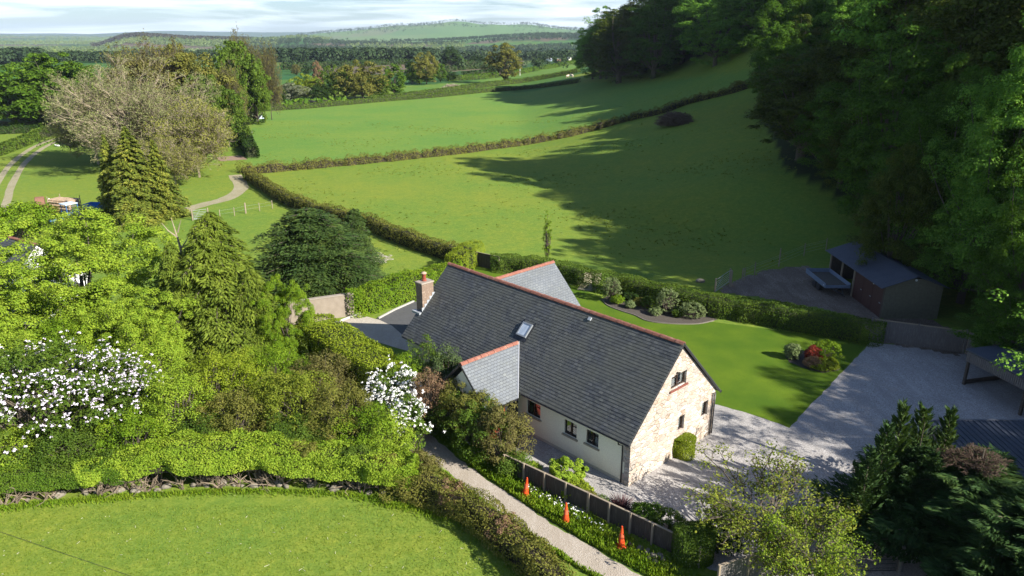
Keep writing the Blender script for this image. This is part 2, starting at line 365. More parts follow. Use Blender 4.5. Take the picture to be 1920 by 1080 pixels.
# soil edge of the lawn
lane = smoothline([at(*p) for p in [(700, 755), (745, 787), (790, 822), (830, 857), (870, 889), (917, 923), (968, 959), (1030, 1000), (1100, 1043), (1190, 1095), (1300, 1165), (1400, 1240)]], 5)
sheet('lane', ribbon(lane, [1.12] * 60, 3, 0.10), 0.008, PATH, 'narrow pale dirt lane between the two hedges')
verge_m = mat('rough_verge', (0.06, 0.12, 0.015), (0.10, 0.16, 0.02), 2.5, 0.95, 0.6, 0.05, c3=(0.05, 0.06, 0.02))
sheet('grass_verge', ribbon([p + Vector((0.85, 0.95, 0)) for p in lane[6:]], 1.3, 8, 0.2), 0.004, verge_m, 'rough grass verge between lane and board fence')
# patio and hardstanding at the left gable
sheet('gravel_patio', wobble([at(*p).to_tuple()[:2] for p in [(628, 606), (672, 590), (735, 606), (760, 625), (770, 660), (700, 640), (640, 622)]], .5, .04, 3), 0.014, gravelmat('cream_gravel', (0.45, 0.40, 0.33), (0.38, 0.33, 0.27), (0.52, 0.47, 0.40), 0.1), 'cream gravel patch beside the left gable')
sheet('tarmac_parking', [at(*p).to_tuple()[:2] for p in [(705, 597), (775, 566), (850, 560), (830, 680), (768, 640), (735, 611)]], 0.02, mat('old_tarmac', (0.075, 0.075, 0.078), (0.10, 0.10, 0.10), 3), 'dark tarmac parking patch by the left gable')
# farm tracks on the left: two pale wheel lines, and the dirt path with its bare patch
tl = smoothline([at(*p) for p in [(-60, 440), (-10, 390), (8, 345), (40, 300), (85, 270), (135, 256), (190, 252)]], 6)
for s in (-1, 1):
    off = [p + Vector((-(tl[min(i + 1, len(tl) - 1)] - tl[max(i - 1, 0)]).normalized().y, (tl[min(i + 1, len(tl) - 1)] - tl[max(i - 1, 0)]).normalized().x, 0)) * s * 1.0 for i, p in enumerate(tl)]
    draped('wheel_track', off, 0.95, 0.012, TRACK, 'pale dirt wheel rut of the curving farm track, ' + ('left of its pair' if s > 0 else 'right of its pair'))
draped('dirt_path', smoothline([at(*p) for p in [(330, 400), (380, 384), (425, 372), (452, 352), (440, 328)]], 6), 2.0, 0.012, TRACK, 'sandy dirt path bending past the field hedge')
draped('bare_patch', smoothline([at(*p) for p in [(408, 299), (432, 297), (458, 295)]], 6), 5.0, 0.016, mat('dry_soil', (0.22, 0.15, 0.105), (0.28, 0.20, 0.14), 1, 0.95), 'bare reddish soil patch in the paddock')
yard = [at(*p).to_tuple()[:2] for p in [(1345, 548), (1372, 530), (1440, 505), (1510, 498), (1560, 520), (1640, 560), (1850, 640), (1800, 668), (1640, 640), (1600, 590), (1450, 562)]]
def drape_poly(name, poly, dz, m, label, step=1.2):
    xs = [p[0] for p in poly]; ys = [p[1] for p in poly]; mb = MB(); gx = np.arange(min(xs), max(xs), step); gy = np.arange(min(ys), max(ys), step)
    for a in gx:
        for b in gy:
            if inpoly(np.array([a + step / 2]), np.array([b + step / 2]), poly)[0]:
                q = [(a, b), (a + step, b), (a + step, b + step), (a, b + step)]; mb.add([(i, j, Tz(i, j) + dz) for i, j in q], [(0, 1, 2, 3)])
    me = bpy.data.meshes.new(name); me.from_pydata(mb.v, [], mb.f); o = link(name, me, m)
    return tag(o, label, kind='structure')
drape_poly('dirt_yard', wobble(yard, 1, .3, 6), 0.02, gravelmat('yard_dirt', (0.20, 0.15, 0.115), (0.11, 0.085, 0.06), (0.30, 0.25, 0.21), 0.5), 'stony dirt yard in front of the timber barn', 0.35)
draped('worn_gateway', smoothline([at(*p) for p in [(1098, 545), (1108, 530), (1112, 512)]], 4), 1.5, 0.03, TRACK, 'worn dirt gap through the garden hedge')
# ================================================================== HOUSE
YAW = R(133.6254); HA = YAW - math.pi
HC = Vector((5.581, 29.68, 0)); LN, HW, ZE, ZR, OG, OE = 17.68, 3.614, 2.82, 6.424, 0.15, 0.36
SL = (ZR - ZE) / HW
house = empty('stone_house', HC, HA, 'long single storey house with dark slate roof and pale stone gable', 'house')
def hw(a, b, z=0.0): return HC + Vector((math.cos(YAW), math.sin(YAW), 0)) * a + Vector((0.72392, 0.68988, 0)) * b + Vector((0, 0, z))
# local axes of the house: x = -a (a runs along the ridge to the far left gable), y = b (depth), z
def stonemat():
    t = NT('rubble_stone'); v = t.coord((1.0, 1.0, 1.0)); w = t.n('Mapping', Scale=(1.3, 1.3, 2.3)); t.l(v, w.inputs['Vector'])
    wn_ = t.n('TexNoise', Scale=1.6, Detail=3.0); t.l(v, wn_.inputs['Vector'])
    vv = t.n('VectorMath', operation='MULTIPLY_ADD'); t.l(wn_.outputs['Color'], vv.inputs[0]); vv.inputs[1].default_value = (.7, .7, .7); t.l(w.outputs['Vector'], vv.inputs[2])
    a = t.n('TexVoronoi', Scale=2.1, Randomness=0.9); t.l(vv.outputs['Vector'], a.inputs['Vector'])
    e = t.n('TexVoronoi', Scale=2.1, Randomness=0.9, feature='DISTANCE_TO_EDGE'); t.l(vv.outputs['Vector'], e.inputs['Vector'])
    sp = t.n('SeparateColor'); t.l(a.outputs['Color'], sp.inputs['Color'])
    col = t.ramp(sp.outputs[0], [(0.05, (0.44, 0.37, 0.30)), (0.25, (0.50, 0.47, 0.42)), (0.42, (0.36, 0.28, 0.22)), (0.62, (0.54, 0.51, 0.47)), (0.78, (0.46, 0.37, 0.32)), (0.92, (0.35, 0.32, 0.29))])
    n = t.noise(v, 7, 5, 0.7); col = t.mix(0.65, col, t.ramp(n, [(0.3, (0.30, 0.24, 0.18)), (0.5, (0.50, 0.46, 0.42)), (0.72, (0.66, 0.63, 0.60))]), 'SOFT_LIGHT')
    col = t.mix(t.ramp(e.outputs['Distance'], [(0.015, (1, 1, 1)), (0.05, (0, 0, 0))]), col, t.ramp(t.noise(v, 1.3, 2), [(0.4, (0.30, 0.23, 0.16)), (0.55, (0.60, 0.55, 0.47))]))
    return t.surf(col, 0.9, t.math('ADD', t.ramp(e.outputs['Distance'], [(0.0, (0, 0, 0)), (0.08, (1, 1, 1))]), t.math('MULTIPLY', n, 0.5)), 0.8, 0.04, 0.15)
STONE = stonemat()
RENDER = mat('cream_render', (0.88, 0.82, 0.63), (0.84, 0.78, 0.60), 1.5, 0.9, 0.15, 0.005)
BROWN = mat('dark_brown_paint', (0.035, 0.022, 0.016), (0.05, 0.03, 0.022), 12, 0.4, 0.1)
REDBR = mat('red_brown_sill', (0.22, 0.075, 0.05), (0.16, 0.05, 0.035), 10, 0.6)
BLACK = mat('black_gutter', (0.02, 0.02, 0.022), (0.03, 0.03, 0.032), 8, 0.35, 0.05, spec=0.5)
LEAD = mat('lead_flashing', (0.30, 0.32, 0.35), (0.42, 0.44, 0.46), 5, 0.55, 0.2, metal=0.2)
TERRA = mat('terracotta', (0.30, 0.13, 0.09), (0.22, 0.085, 0.06), 3.5, 0.85, 0.3, c3=(0.38, 0.21, 0.15))
SILL = mat('sandstone_sill', (0.36, 0.31, 0.22), (0.30, 0.26, 0.18), 6)
CURT = mat('white_net_curtain', (0.62, 0.60, 0.56), (0.72, 0.70, 0.66), 9, 0.9, sc=(1, 1, .1))
ROOM = mat('dark_room', (0.02, 0.018, 0.016), (0.035, 0.03, 0.028), 2)
def glassmat():
    t = NT('window_glass'); g = t.n('BsdfGlossy', Roughness=0.02); g.inputs['Color'].default_value = (0.9, 0.95, 1, 1)
    tr = t.n('BsdfTransparent'); tr.inputs['Color'].default_value = (0.96, 0.98, 0.98, 1); fr = t.n('Fresnel', IOR=1.6); mx = t.n('MixShader')
    t.l(t.math('MULTIPLY', fr.outputs[0], 0.8), mx.inputs[0]); t.l(tr.outputs[0], mx.inputs[1]); t.l(g.outputs[0], mx.inputs[2]); t.l(mx.outputs[0], t.o.inputs['Surface']); return t.m
GLASS = glassmat()
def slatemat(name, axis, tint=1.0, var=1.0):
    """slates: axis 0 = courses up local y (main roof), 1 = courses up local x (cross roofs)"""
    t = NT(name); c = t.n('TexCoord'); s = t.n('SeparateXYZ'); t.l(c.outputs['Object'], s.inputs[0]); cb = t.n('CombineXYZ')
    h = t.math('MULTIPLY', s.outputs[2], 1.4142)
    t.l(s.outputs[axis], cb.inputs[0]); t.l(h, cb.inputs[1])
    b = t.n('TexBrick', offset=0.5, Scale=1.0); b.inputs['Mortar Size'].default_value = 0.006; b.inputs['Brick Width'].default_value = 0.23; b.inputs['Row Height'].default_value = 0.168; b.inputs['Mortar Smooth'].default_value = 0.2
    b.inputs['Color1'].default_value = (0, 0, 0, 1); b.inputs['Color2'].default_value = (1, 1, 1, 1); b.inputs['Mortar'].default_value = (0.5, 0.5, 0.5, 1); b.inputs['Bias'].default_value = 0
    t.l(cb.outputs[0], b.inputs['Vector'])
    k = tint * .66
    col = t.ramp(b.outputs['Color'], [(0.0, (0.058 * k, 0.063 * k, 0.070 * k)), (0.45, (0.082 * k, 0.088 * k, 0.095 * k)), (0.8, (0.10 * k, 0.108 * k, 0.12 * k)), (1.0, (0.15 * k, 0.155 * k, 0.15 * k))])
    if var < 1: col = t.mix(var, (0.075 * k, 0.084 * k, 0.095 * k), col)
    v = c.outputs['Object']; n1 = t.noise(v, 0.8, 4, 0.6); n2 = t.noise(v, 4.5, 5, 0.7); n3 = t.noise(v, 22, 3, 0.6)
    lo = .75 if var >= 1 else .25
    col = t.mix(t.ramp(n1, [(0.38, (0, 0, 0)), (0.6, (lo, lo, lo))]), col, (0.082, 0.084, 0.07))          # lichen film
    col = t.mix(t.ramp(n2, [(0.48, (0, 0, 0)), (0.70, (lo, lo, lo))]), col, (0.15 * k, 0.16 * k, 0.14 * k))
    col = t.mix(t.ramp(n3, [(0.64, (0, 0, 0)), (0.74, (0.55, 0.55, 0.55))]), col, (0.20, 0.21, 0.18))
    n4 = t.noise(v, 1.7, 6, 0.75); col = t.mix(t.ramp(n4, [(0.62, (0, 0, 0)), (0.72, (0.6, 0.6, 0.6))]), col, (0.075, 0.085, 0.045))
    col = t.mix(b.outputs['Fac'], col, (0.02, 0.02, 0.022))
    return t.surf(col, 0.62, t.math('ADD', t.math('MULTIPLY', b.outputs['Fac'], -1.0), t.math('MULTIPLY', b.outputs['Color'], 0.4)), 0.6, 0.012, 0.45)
SLATE = slatemat('slate_main', 0); SLATE2 = slatemat('slate_cross_sunlit', 1, 2.7, 0.25)  # cross roofs: paler tint puts their sunlight into the slate colour
TH = 0.10
def slope_sheet(p0, along, up, length, width, step=0.168, clip=None, lap=0.008):
    """slate courses: each a thin tilted slab whose lower edge stands proud of the course below. along, up unit vectors."""
    mb = MB(); along = Vector(along).normalized(); up = Vector(up).normalized(); nn = along.cross(up)
    if nn.z < 0: nn = -nn
    p0 = Vector(p0); n = max(1, round(width / step)); st = width / n
    for i in range(n):
        u0, u1 = i * st, (i + 1) * st + (0.03 if i < n - 1 else 0)
        if clip: a0, a1, b0, b1 = *clip(u0), *clip(min(u1, width))
        else: a0, a1, b0, b1 = 0, length, 0, length
        A = p0 + along * a0 + up * u0; B = p0 + along * a1 + up * u0; Cc = p0 + along * b1 + up * u1; D = p0 + along * b0 + up * u1
        t0 = 0.022 + lap; t1 = 0.012
        mb.add([A, B, Cc, D, A + nn * t0, B + nn * t0, Cc + nn * t1, D + nn * t1], [(0, 3, 2, 1), (4, 5, 6, 7), (0, 1, 5, 4), (1, 2, 6, 5), (2, 3, 7, 6), (3, 0, 4, 7)])
    return mb
ZEO = ZE - OE * SL                               # height of the eaves edge
d45 = Vector((0, 1, SL)).normalized()
wid = (HW + OE) * math.sqrt(1 + SL * SL)
roof = slope_sheet((-LN - OG, -OE, ZEO), (1, 0, 0), d45, LN + 2 * OG, wid).build('roof', SLATE, house)
slope_sheet((-LN - OG, 2 * HW + OE, ZEO), (1, 0, 0), (0, -d45.y, d45.z), LN + 2 * OG, wid).build('back_roof_slope', SLATE, house)
def ridge_tiles(p0, d, L, name='ridge_tiles', parent=None):
    mb = MB(); d = Vector(d).normalized(); s = Vector((-d.y, d.x, 0)); n = round(L / 0.45); p0 = Vector(p0); prof = [(-0.135, -0.115), (-0.07, -0.03), (0, 0.0), (0.07, -0.03), (0.135, -0.115)]
    for i in range(n):
        a = p0 + d * (i * L / n); b = p0 + d * ((i + 1) * L / n - 0.012); k = 0.075 + 0.008 * (i % 2)
        vs = []
        for q, e in ((a, 0.012), (b, 0.0)):
            for o, h in prof: vs.append(q + s * (o * (1 + e * 6)) + Vector((0, 0, h + k + e)))
            for o, h in prof[::-1]: vs.append(q + s * o + Vector((0, 0, h + k - 0.03)))
        mb.add(vs, [(j, (j + 1) % 10, (j + 1) % 10 + 10, j + 10) for j in range(10)] + [tuple(range(9, -1, -1)), tuple(range(10, 20))])
    return mb.build(name, TERRA, parent)
ridge_tiles((-LN - OG, HW, ZR), (1, 0, 0), LN + 2 * OG, parent=roof)
def holed_wall(name, m, outer, holes, frame, depth=0.16, thick=0.3, parent=None):
    """vertical wall from a 2D outline with openings; frame(u, v, w) -> local point, w = depth into the building"""
    loops = [[Vector((u, v, 0)) for u, v in outer]] + [[Vector(q + (0,)) for q in [(a, c), (b, c), (b, d), (a, d)]] for a, b, c, d in holes]
    flat = [p for l in loops for p in l]; tr = tessellate_polygon(loops); mb = MB()
    mb.add([frame(p.x, p.y, 0) for p in flat], [tuple(t) for t in tr])
    for a, b, c, d in holes:
        q = [(a, c), (b, c), (b, d), (a, d)]
        for i in range(4):
            (u0, v0), (u1, v1) = q[i], q[(i + 1) % 4]; mb.add([frame(u0, v0, 0), frame(u1, v1, 0), frame(u1, v1, depth), frame(u0, v0, depth)], [(0, 1, 2, 3)])
    return mb.build(name, m, parent)
def window(hole, frame, parent, cols=2, curtain=None, sill=True, sillm=None, fm=None, name='window', depth=0.16):
    a, b, c, d = hole; t = 0.055; fm = fm or BROWN
    def bx(mb, u0, u1, v0, v1, w0, w1):
        P = [frame(u, v, w) for w in (w0, w1) for u, v in ((u0, v0), (u1, v0), (u1, v1), (u0, v1))]
        mb.add(P, [(0, 1, 2, 3), (7, 6, 5, 4), (0, 4, 5, 1), (1, 5, 6, 2), (2, 6, 7, 3), (3, 7, 4, 0)])
    fr = MB(); w0, w1 = depth - 0.08, depth - 0.01
    bx(fr, a, a + t, c, d, w0, w1); bx(fr, b - t, b, c, d, w0, w1); bx(fr, a + t, b - t, c, c + t, w0, w1); bx(fr, a + t, b - t, d - t, d, w0, w1)
    for i in range(1, cols): m_ = a + (b - a) * i / cols; bx(fr, m_ - t * .6, m_ + t * .6, c + t, d - t, w0 - .01, w1 - .004)
    if cols == 2: bx(fr, a + t, (a + b) / 2 - t * .6, c + (d - c) * .68, c + (d - c) * .68 + .03, w0 + .012, w1 - .012)
    wo = fr.build(name, fm, parent)
    g = MB(); bx(g, a + t, b - t, c + t, d - t, w1 - 0.035, w1 - 0.03); g.build('pane', GLASS, wo)
    r = MB(); bx(r, a - .1, b + .1, c - .1, d + .1, depth + 0.35, depth + 0.36); bx(r, a - .1, b + .1, c - .1, c - .09, depth + .001, depth + 0.35); bx(r, a - .1, a - .09, c - .1, d + .1, depth + .001, depth + .35); bx(r, b + .09, b + .1, c - .1, d + .1, depth + .001, depth + .35); bx(r, a - .1, b + .1, d + .09, d + .1, depth + .001, depth + .35); r.build('room_lining', ROOM, wo)
    for k, (u0, u1) in enumerate(curtain or []):
        cu = MB(); n = 7; h0, h1 = c + 0.02, d - 0.02
        for i in range(n):
            x0 = a + (b - a) * (u0 + (u1 - u0) * i / n); x1 = a + (b - a) * (u0 + (u1 - u0) * (i + 1) / n); z0 = depth + .006 + .03 * (i % 2); z1 = depth + .006 + .03 * ((i + 1) % 2)
            cu.add([frame(x0, h0, z0), frame(x1, h0, z1), frame(x1, h1, z1), frame(x0, h1, z0)], [(0, 1, 2, 3)])
        cu.build('curtain', CURT, wo)
    if sill:
        s = MB(); bx(s, a - .1, b + .1, c - .09, c - 0.002, -0.09, depth - .1); s.build('sill', sillm or SILL, wo, bevel=.008)
    return wo
# front wall: u = a (distance from the right corner), v = height
fF = lambda u, v, w: Vector((-u, w, v))
s_ = 1.15
hF = [(1.70 * s_, 2.39 * s_, 1.06 * s_, 1.74 * s_), (2.93 * s_, 3.67 * s_, 0.985 * s_, 1.70 * s_), (5.15 * s_, 6.03 * s_, 1.05 * s_, 1.77 * s_), (13.2, 14.3, 1.2, 2.0)]
fw = holed_wall('front_wall', RENDER, [(0.02, 0), (LN - .02, 0), (LN - .02, 2.72), (0.02, 2.72)], hF, fF, parent=house)
for i, h in enumerate(hF): window(h, fF, house, 2, [(.92, 1), (0, .46)] if i in (0, 1) else [(0, .44)])
MB().box(-LN + .03, -.30, -0.02, -0.003, 0.0, 0.16).build('plinth', mat('render_plinth', (0.60, 0.56, 0.44), (0.5, 0.46, 0.36), 3), fw)
# gable wall: u = b (distance from the front corner)
fG = lambda u, v, w: Vector((-w, u, v))
hG = [(2.95, 4.28, 4.05, 4.78), (3.88, 4.42, 1.40, 2.24), (6.02, 6.62, 1.38, 2.26)]
zt = ZR - 0.16
gw = holed_wall('stone_gable', STONE, [(-.03, 0), (2 * HW + .03, 0), (2 * HW + .03, ZE - .08), (HW, zt), (-.03, ZE - .08)], hG, fG, depth=.2, parent=house)
for h, k in zip(hG, (2, 1, 1)): window(h, fG, house, k, [(.0, .5), (.8, 1)] if k == 2 else [(.1, .9)], sill=k == 2, sillm=REDBR, depth=.2)
# stone returns (quoins) and the hidden walls
q = MB(); rg = random.Random(2)
for k in range(9): q.box(-0.30 - rg.uniform(0, .12), -0.001, -0.03, 0.0, k * .30 + .005, k * .30 + .285)
q.build('corner_stones', STONE, gw, bevel=.01)
MB().box(-LN, -LN + .25, 0.01, 2 * HW - .01, 0, ZE - .1).build('far_gable_wall', RENDER, house)
mb = MB(); mb.add([(-LN, 0, ZE - .1), (-LN, 2 * HW, ZE - .1), (-LN, HW, zt), (-LN + .25, 0, ZE - .1), (-LN + .25, 2 * HW, ZE - .1), (-LN + .25, HW, zt)], [(0, 1, 2), (5, 4, 3), (0, 3, 4, 1), (1, 4, 5, 2), (2, 5, 3, 0)]); mb.build('far_gable_top', RENDER, house)
MB().box(-LN + .02, -.02, 2 * HW - .25, 2 * HW, 0, 2.72).build('back_wall', RENDER, house)
MB().box(-LN + .3, -.7, 0.55, 2 * HW - .3, 2.55, 2.6).build('ceiling', ROOM, house)
# bargeboards, gutters, downpipes
for sgn in (0, 1):
    y0, y1 = (-OE, HW) if not sgn else (2 * HW + OE, HW)
    for x0 in (OG - .03, -LN - OG):
        bb = MB()
        bb.bar((x0 + .015, y0, ZEO - .055), (x0 + .015, y1, ZR - .055), 0.03, 0.14, up=(1, 0, 0)) if False else bb.add([(x0, y0, ZEO - .13), (x0, y0, ZEO - .004), (x0, y1, ZR - .004), (x0, y1, ZR - .13), (x0 + .03, y0, ZEO - .13), (x0 + .03, y0, ZEO - .004), (x0 + .03, y1, ZR - .004), (x0 + .03, y1, ZR - .13)], [(0, 1, 2, 3), (7, 6, 5, 4), (0, 4, 5, 1), (1, 5, 6, 2), (2, 6, 7, 3), (3, 7, 4, 0)])
        bb.build('bargeboard', BLACK, house)
# dark soffit lining under the gable overhang and roof
sf = MB()
for y0, y1 in ((-OE, HW), (2 * HW + OE, HW)):
    sf.add([(-LN - OG + .03, y0, ZEO - .012), (OG - .03, y0, ZEO - .012), (OG - .03, y1, ZR - .012), (-LN - OG + .03, y1, ZR - .012)], [(0, 1, 2, 3)])
sf.build('roof_lining', BLACK, house)
def gutter(x0, x1, y, z, parent=house):
    g = MB(); pr = [(math.cos(a) * .06, math.sin(a) * .06) for a in np.linspace(math.pi, 2 * math.pi, 7)]; vs = []
    for x in (x0, x1):
        vs += [(x, y + c, z + s) for c, s in pr] + [(x, y + c * .85, z + s * .85 + .004) for c, s in pr[::-1]]
    g.add(vs, [(i, (i + 1) % 14, (i + 1) % 14 + 14, i + 14) for i in range(14)]); return g.build('gutter', BLACK, parent)
gutter(-7.0, OG, -OE - .04, ZEO + .0); gutter(-LN, -11.2, -OE - .04, ZEO); gutter(-LN, OG, 2 * HW + OE + .04, ZEO)
def downpipe(x, y, ztop, yw):
    MB().tube([(x, y, ztop), (x, y, ztop - .12), (x, yw, ztop - .35), (x, yw, 0.06)], .034, 8).build('downpipe', BLACK, house, smooth=True)
downpipe(-.45, -OE - .04, ZEO - .04, -.05)
downpipe(-7.75, -.07, 2.45, -.05)
MB().tube([(.06, 2 * HW - .28, 2.55), (.06, 2 * HW - .28, .05)], .034, 8).build('downpipe', BLACK, house, smooth=True)
MB().tube([(.06, 2 * HW - .06, 2.5), (.06, 2 * HW - .06, .05)], .034, 8).build('downpipe', BLACK, house, smooth=True)
# security lamps on the walls: small bracket lights
MB().box(0.0, .05, 3.35, 3.45, 4.86, 4.94).box(.05, .16, 3.33, 3.40, 4.88, 4.95).box(.05, .16, 3.43, 3.50, 4.86, 4.93).build('lamp', BLACK, house, bevel=.01)
# skylight and roof vent (on the main slope)
def on_slope(a, b, off=0.0): return Vector((-a, b, ZE + SL * b)) + Vector((0, -SL, 1)).normalized() * off
def slope_box(mb, a0, a1, b0, b1, o0, o1):
    P = [on_slope(a, b, o) for o in (o0, o1) for a, b in ((a0, b0), (a1, b0), (a1, b1), (a0, b1))]
    mb.add(P, [(0, 1, 2, 3), (7, 6, 5, 4), (0, 4, 5, 1), (1, 5, 6, 2), (2, 6, 7, 3), (3, 7, 4, 0)])
sk = MB(); A0, A1, B0, B1 = 8.72, 9.45, 1.68, 2.28
slope_box(sk, A0, A0 + .08, B0, B1, .03, .14); slope_box(sk, A1 - .08, A1, B0, B1, .03, .14); slope_box(sk, A0 + .08, A1 - .08, B0, B0 + .06, .03, .14); slope_box(sk, A0 + .08, A1 - .08, B1 - .06, B1, .03, .14)
so = sk.build('skylight', mat('grey_skylight_frame', (0.24, 0.26, 0.28), (0.3, 0.32, 0.34), 6, .4, metal=.3), house)
pn = MB(); slope_box(pn, A0 + .08, A1 - .08, B0 + .06, B1 - .06, .10, .115)
pm = NT('skylight_pane'); pm.surf(pm.ramp(pm.noise(pm.coord(), 3), [(0.4, (0.36, 0.42, 0.50)), (0.6, (0.46, 0.52, 0.60))]), 0.15, spec=0.8); pn.build('pane', pm.m, so)
fl_ = MB(); slope_box(fl_, A0 - .12, A1 + .12, B0 - .16, B0 - .003, .036, .045); slope_box(fl_, A0 - .12, A0 - .003, B0, B1 + .1, .036, .045); slope_box(fl_, A1 + .003, A1 + .12, B0, B1 + .1, .036, .045); fl_.build('flashing', BLACK, so)
vt = MB(); slope_box(vt, 5.42, 5.64, 3.24, 3.38, .03, .09); vt.build('roof_vent', LEAD, house, bevel=.01)
# chimney at the left gable
ch = MB(); ch.box(-18.06, -17.42, 1.08, 1.98, 2.0, 5.62); chim = ch.build('chimney', stonemat(), house)
chim.data.materials.clear(); chim.data.materials.append(mat('chimney_stone', (0.30, 0.215, 0.155), (0.19, 0.135, 0.10), 5, .9, .7, .04, c3=(0.40, 0.31, 0.24)))
MB().box(-18.11, -17.37, 1.03, 2.03, 5.622, 5.72).build('chimney_cap', mat('cap_stone', (0.36, 0.31, 0.25), (0.26, 0.22, 0.18), 5), chim, bevel=.02)
MB().lathe([(.16, 5.722), (.15, 5.80), (.12, 5.84), (.12, 6.10), (.15, 6.12), (.15, 6.17), (.09, 6.19)], (-17.78, 1.54, 0), 16).build('chimney_pot', mat('red_clay_pot', (0.30, 0.07, 0.04), (0.22, 0.05, 0.03), 4), chim, smooth=False)
MB().lathe([(.17, 6.192), (.18, 6.24), (.10, 6.30), (.02, 6.32)], (-17.78, 1.54, 0), 16).build('pot_cowl', mat('clay_cowl', (0.50, 0.36, 0.26), (0.4, 0.28, 0.2), 4), chim)
fl2 = MB()
for k in range(5):
    b0 = 1.0 + k * .21; fl2.box(-17.415, -17.395, b0, b0 + .20, ZE + SL * b0 - .05, ZE + SL * (b0 + .2) + .10)
fl2.box(-18.2, -17.40, 0.78, 1.055, ZE + SL * .8 + .06, ZE + SL * .8 + .20)
fl2.build('flashing', LEAD, chim)
# porch (cross gable at the front)
PA, PZ, PB, PHW = 9.08, 4.27, -2.78, 2.02      # ridge position along the wall, ridge height, front verge, half width
pd = math.sqrt(2) * (PHW)
PBK = PZ - ZE                                    # the ridge meets the main slope at b = PZ-ZE (45 degrees)
def porch_side(sg):
    # sg=+1: slope towards the right (smaller a)
    x_e = -PA + sg * PHW; z_e = PZ - PHW
    up = Vector((-sg, 0, 1)).normalized()
    def clip(u): z = z_e + u / math.sqrt(2); return (0.0, (z - ZE) / SL - PB + .02)
    return slope_sheet((x_e, PB, z_e), (0, 1, 0), up, 1, pd, clip=clip)
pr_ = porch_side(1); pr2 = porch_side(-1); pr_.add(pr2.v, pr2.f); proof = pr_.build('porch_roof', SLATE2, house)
ridge_tiles((-PA, PB, PZ), (0, 1, 0), PBK - PB - .05, parent=proof)
vl = MB(); a_ = Vector((-PA + PHW, (PZ - PHW - ZE), PZ - PHW)); b_ = Vector((-PA, PBK, PZ)); nrm = Vector((0, -1, 1)).normalized()
vl.bar(a_ + Vector((0.05, 0, 0)) + nrm * .05, b_ + Vector((0.05, 0, 0)) + nrm * .05, .07, .02, up=(0, -1, 1)); vl.build('valley_flashing', mat('pale_lead', (0.55, 0.57, 0.6), (0.6, 0.6, 0.62), 5, .6), proof)
pv = MB()
for sg in (-1, 1):
    x_e = -PA + sg * PHW; z_e = PZ - PHW
    for y0 in (PB - .02,): pv.add([(x_e, y0, z_e - .13), (x_e, y0, z_e - .004), (-PA, y0, PZ - .004), (-PA, y0, PZ - .13), (x_e, y0 + .03, z_e - .13), (x_e, y0 + .03, z_e - .004), (-PA, y0 + .03, PZ - .004), (-PA, y0 + .03, PZ - .13)], [(0, 1, 2, 3), (7, 6, 5, 4), (0, 4, 5, 1), (1, 5, 6, 2), (2, 6, 7, 3), (3, 7, 4, 0)])
    pv.box(min(x_e, x_e - sg * .03), max(x_e, x_e - sg * .03), PB + .02, -.5, z_e - .12, z_e - .003)
pv.build('fascia', BLACK, proof)
MB().box(-PA - 1.6, -PA + 1.6, PB + .25, PB + .45, 0, 2.25).build('porch_front_wall', RENDER, house)
mb = MB(); mb.add([(-PA - 1.6, PB + .25, 2.25), (-PA + 1.6, PB + .25, 2.25), (-PA + .03, PB + .25, 3.95), (-PA - 1.6, PB + .45, 2.25), (-PA + 1.6, PB + .45, 2.25), (-PA + .03, PB + .45, 3.95)], [(0, 1, 2), (5, 4, 3), (0, 3, 4, 1), (1, 4, 5, 2), (2, 5, 3, 0)]); mb.build('porch_gable', RENDER, house)
MB().box(-PA - 1.6, -PA - 1.4, PB + .451, -.01, 0, 2.25).build('porch_side_wall', RENDER, house)
# red door in the right-hand side of the porch, with an arched light
DR = mat('red_door_paint', (0.30, 0.045, 0.025), (0.24, 0.035, 0.02), 8, .4)
dw = MB().box(-PA + 1.42, -PA + 1.50, PB + .55, -1.0, 0, 2.15).build('porch_door', DR, house, bevel=.01)
MB().lathe([(.28, 0), (.28, .012)], (-PA + 1.502, -1.35, 1.72), 20, axis='x').build('door_light', ROOM, dw)
MB().box(-PA + 1.36, -PA + 1.49, -.98, -.02, 0, 2.2).build('porch_side_panel', BLACK, house)
# rear wing (cross gable behind)
EA, EZ, EB, EH = 13.8, 6.25, 9.24, 3.55
def wing_side(sg):
    x_e = -EA + sg * EH; z_e = EZ - EH; up = Vector((-sg, 0, 1)).normalized()
    def clip(u): z = z_e + u / math.sqrt(2); bm_ = 2 * HW - (z - ZE) / SL; return (0.0, EB - bm_ + .02)
    return slope_sheet((x_e, EB, z_e), (0, -1, 0), up, 1, math.sqrt(2) * EH, clip=clip)
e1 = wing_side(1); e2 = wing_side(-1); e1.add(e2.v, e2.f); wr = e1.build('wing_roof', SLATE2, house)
ridge_tiles((-EA, EB, EZ), (0, -1, 0), EB - (2 * HW - (EZ - ZE)) , parent=wr)
MB().box(-EA - EH + .35, -EA + EH - .35, 2 * HW + .003, EB - .15, 0, 2.6).build('wing_wall', RENDER, house)
mb = MB(); mb.add([(-EA - EH + .35, EB - .15, 2.6), (-EA + EH - .35, EB - .15, 2.6), (-EA, EB - .15, EZ - .15), (-EA - EH + .35, EB - .4, 2.6), (-EA + EH - .35, EB - .4, 2.6), (-EA, EB - .4, EZ - .15)], [(0, 1, 2), (5, 4, 3), (0, 3, 4, 1), (1, 4, 5, 2), (2, 5, 3, 0)]); mb.build('wing_gable', RENDER, house)
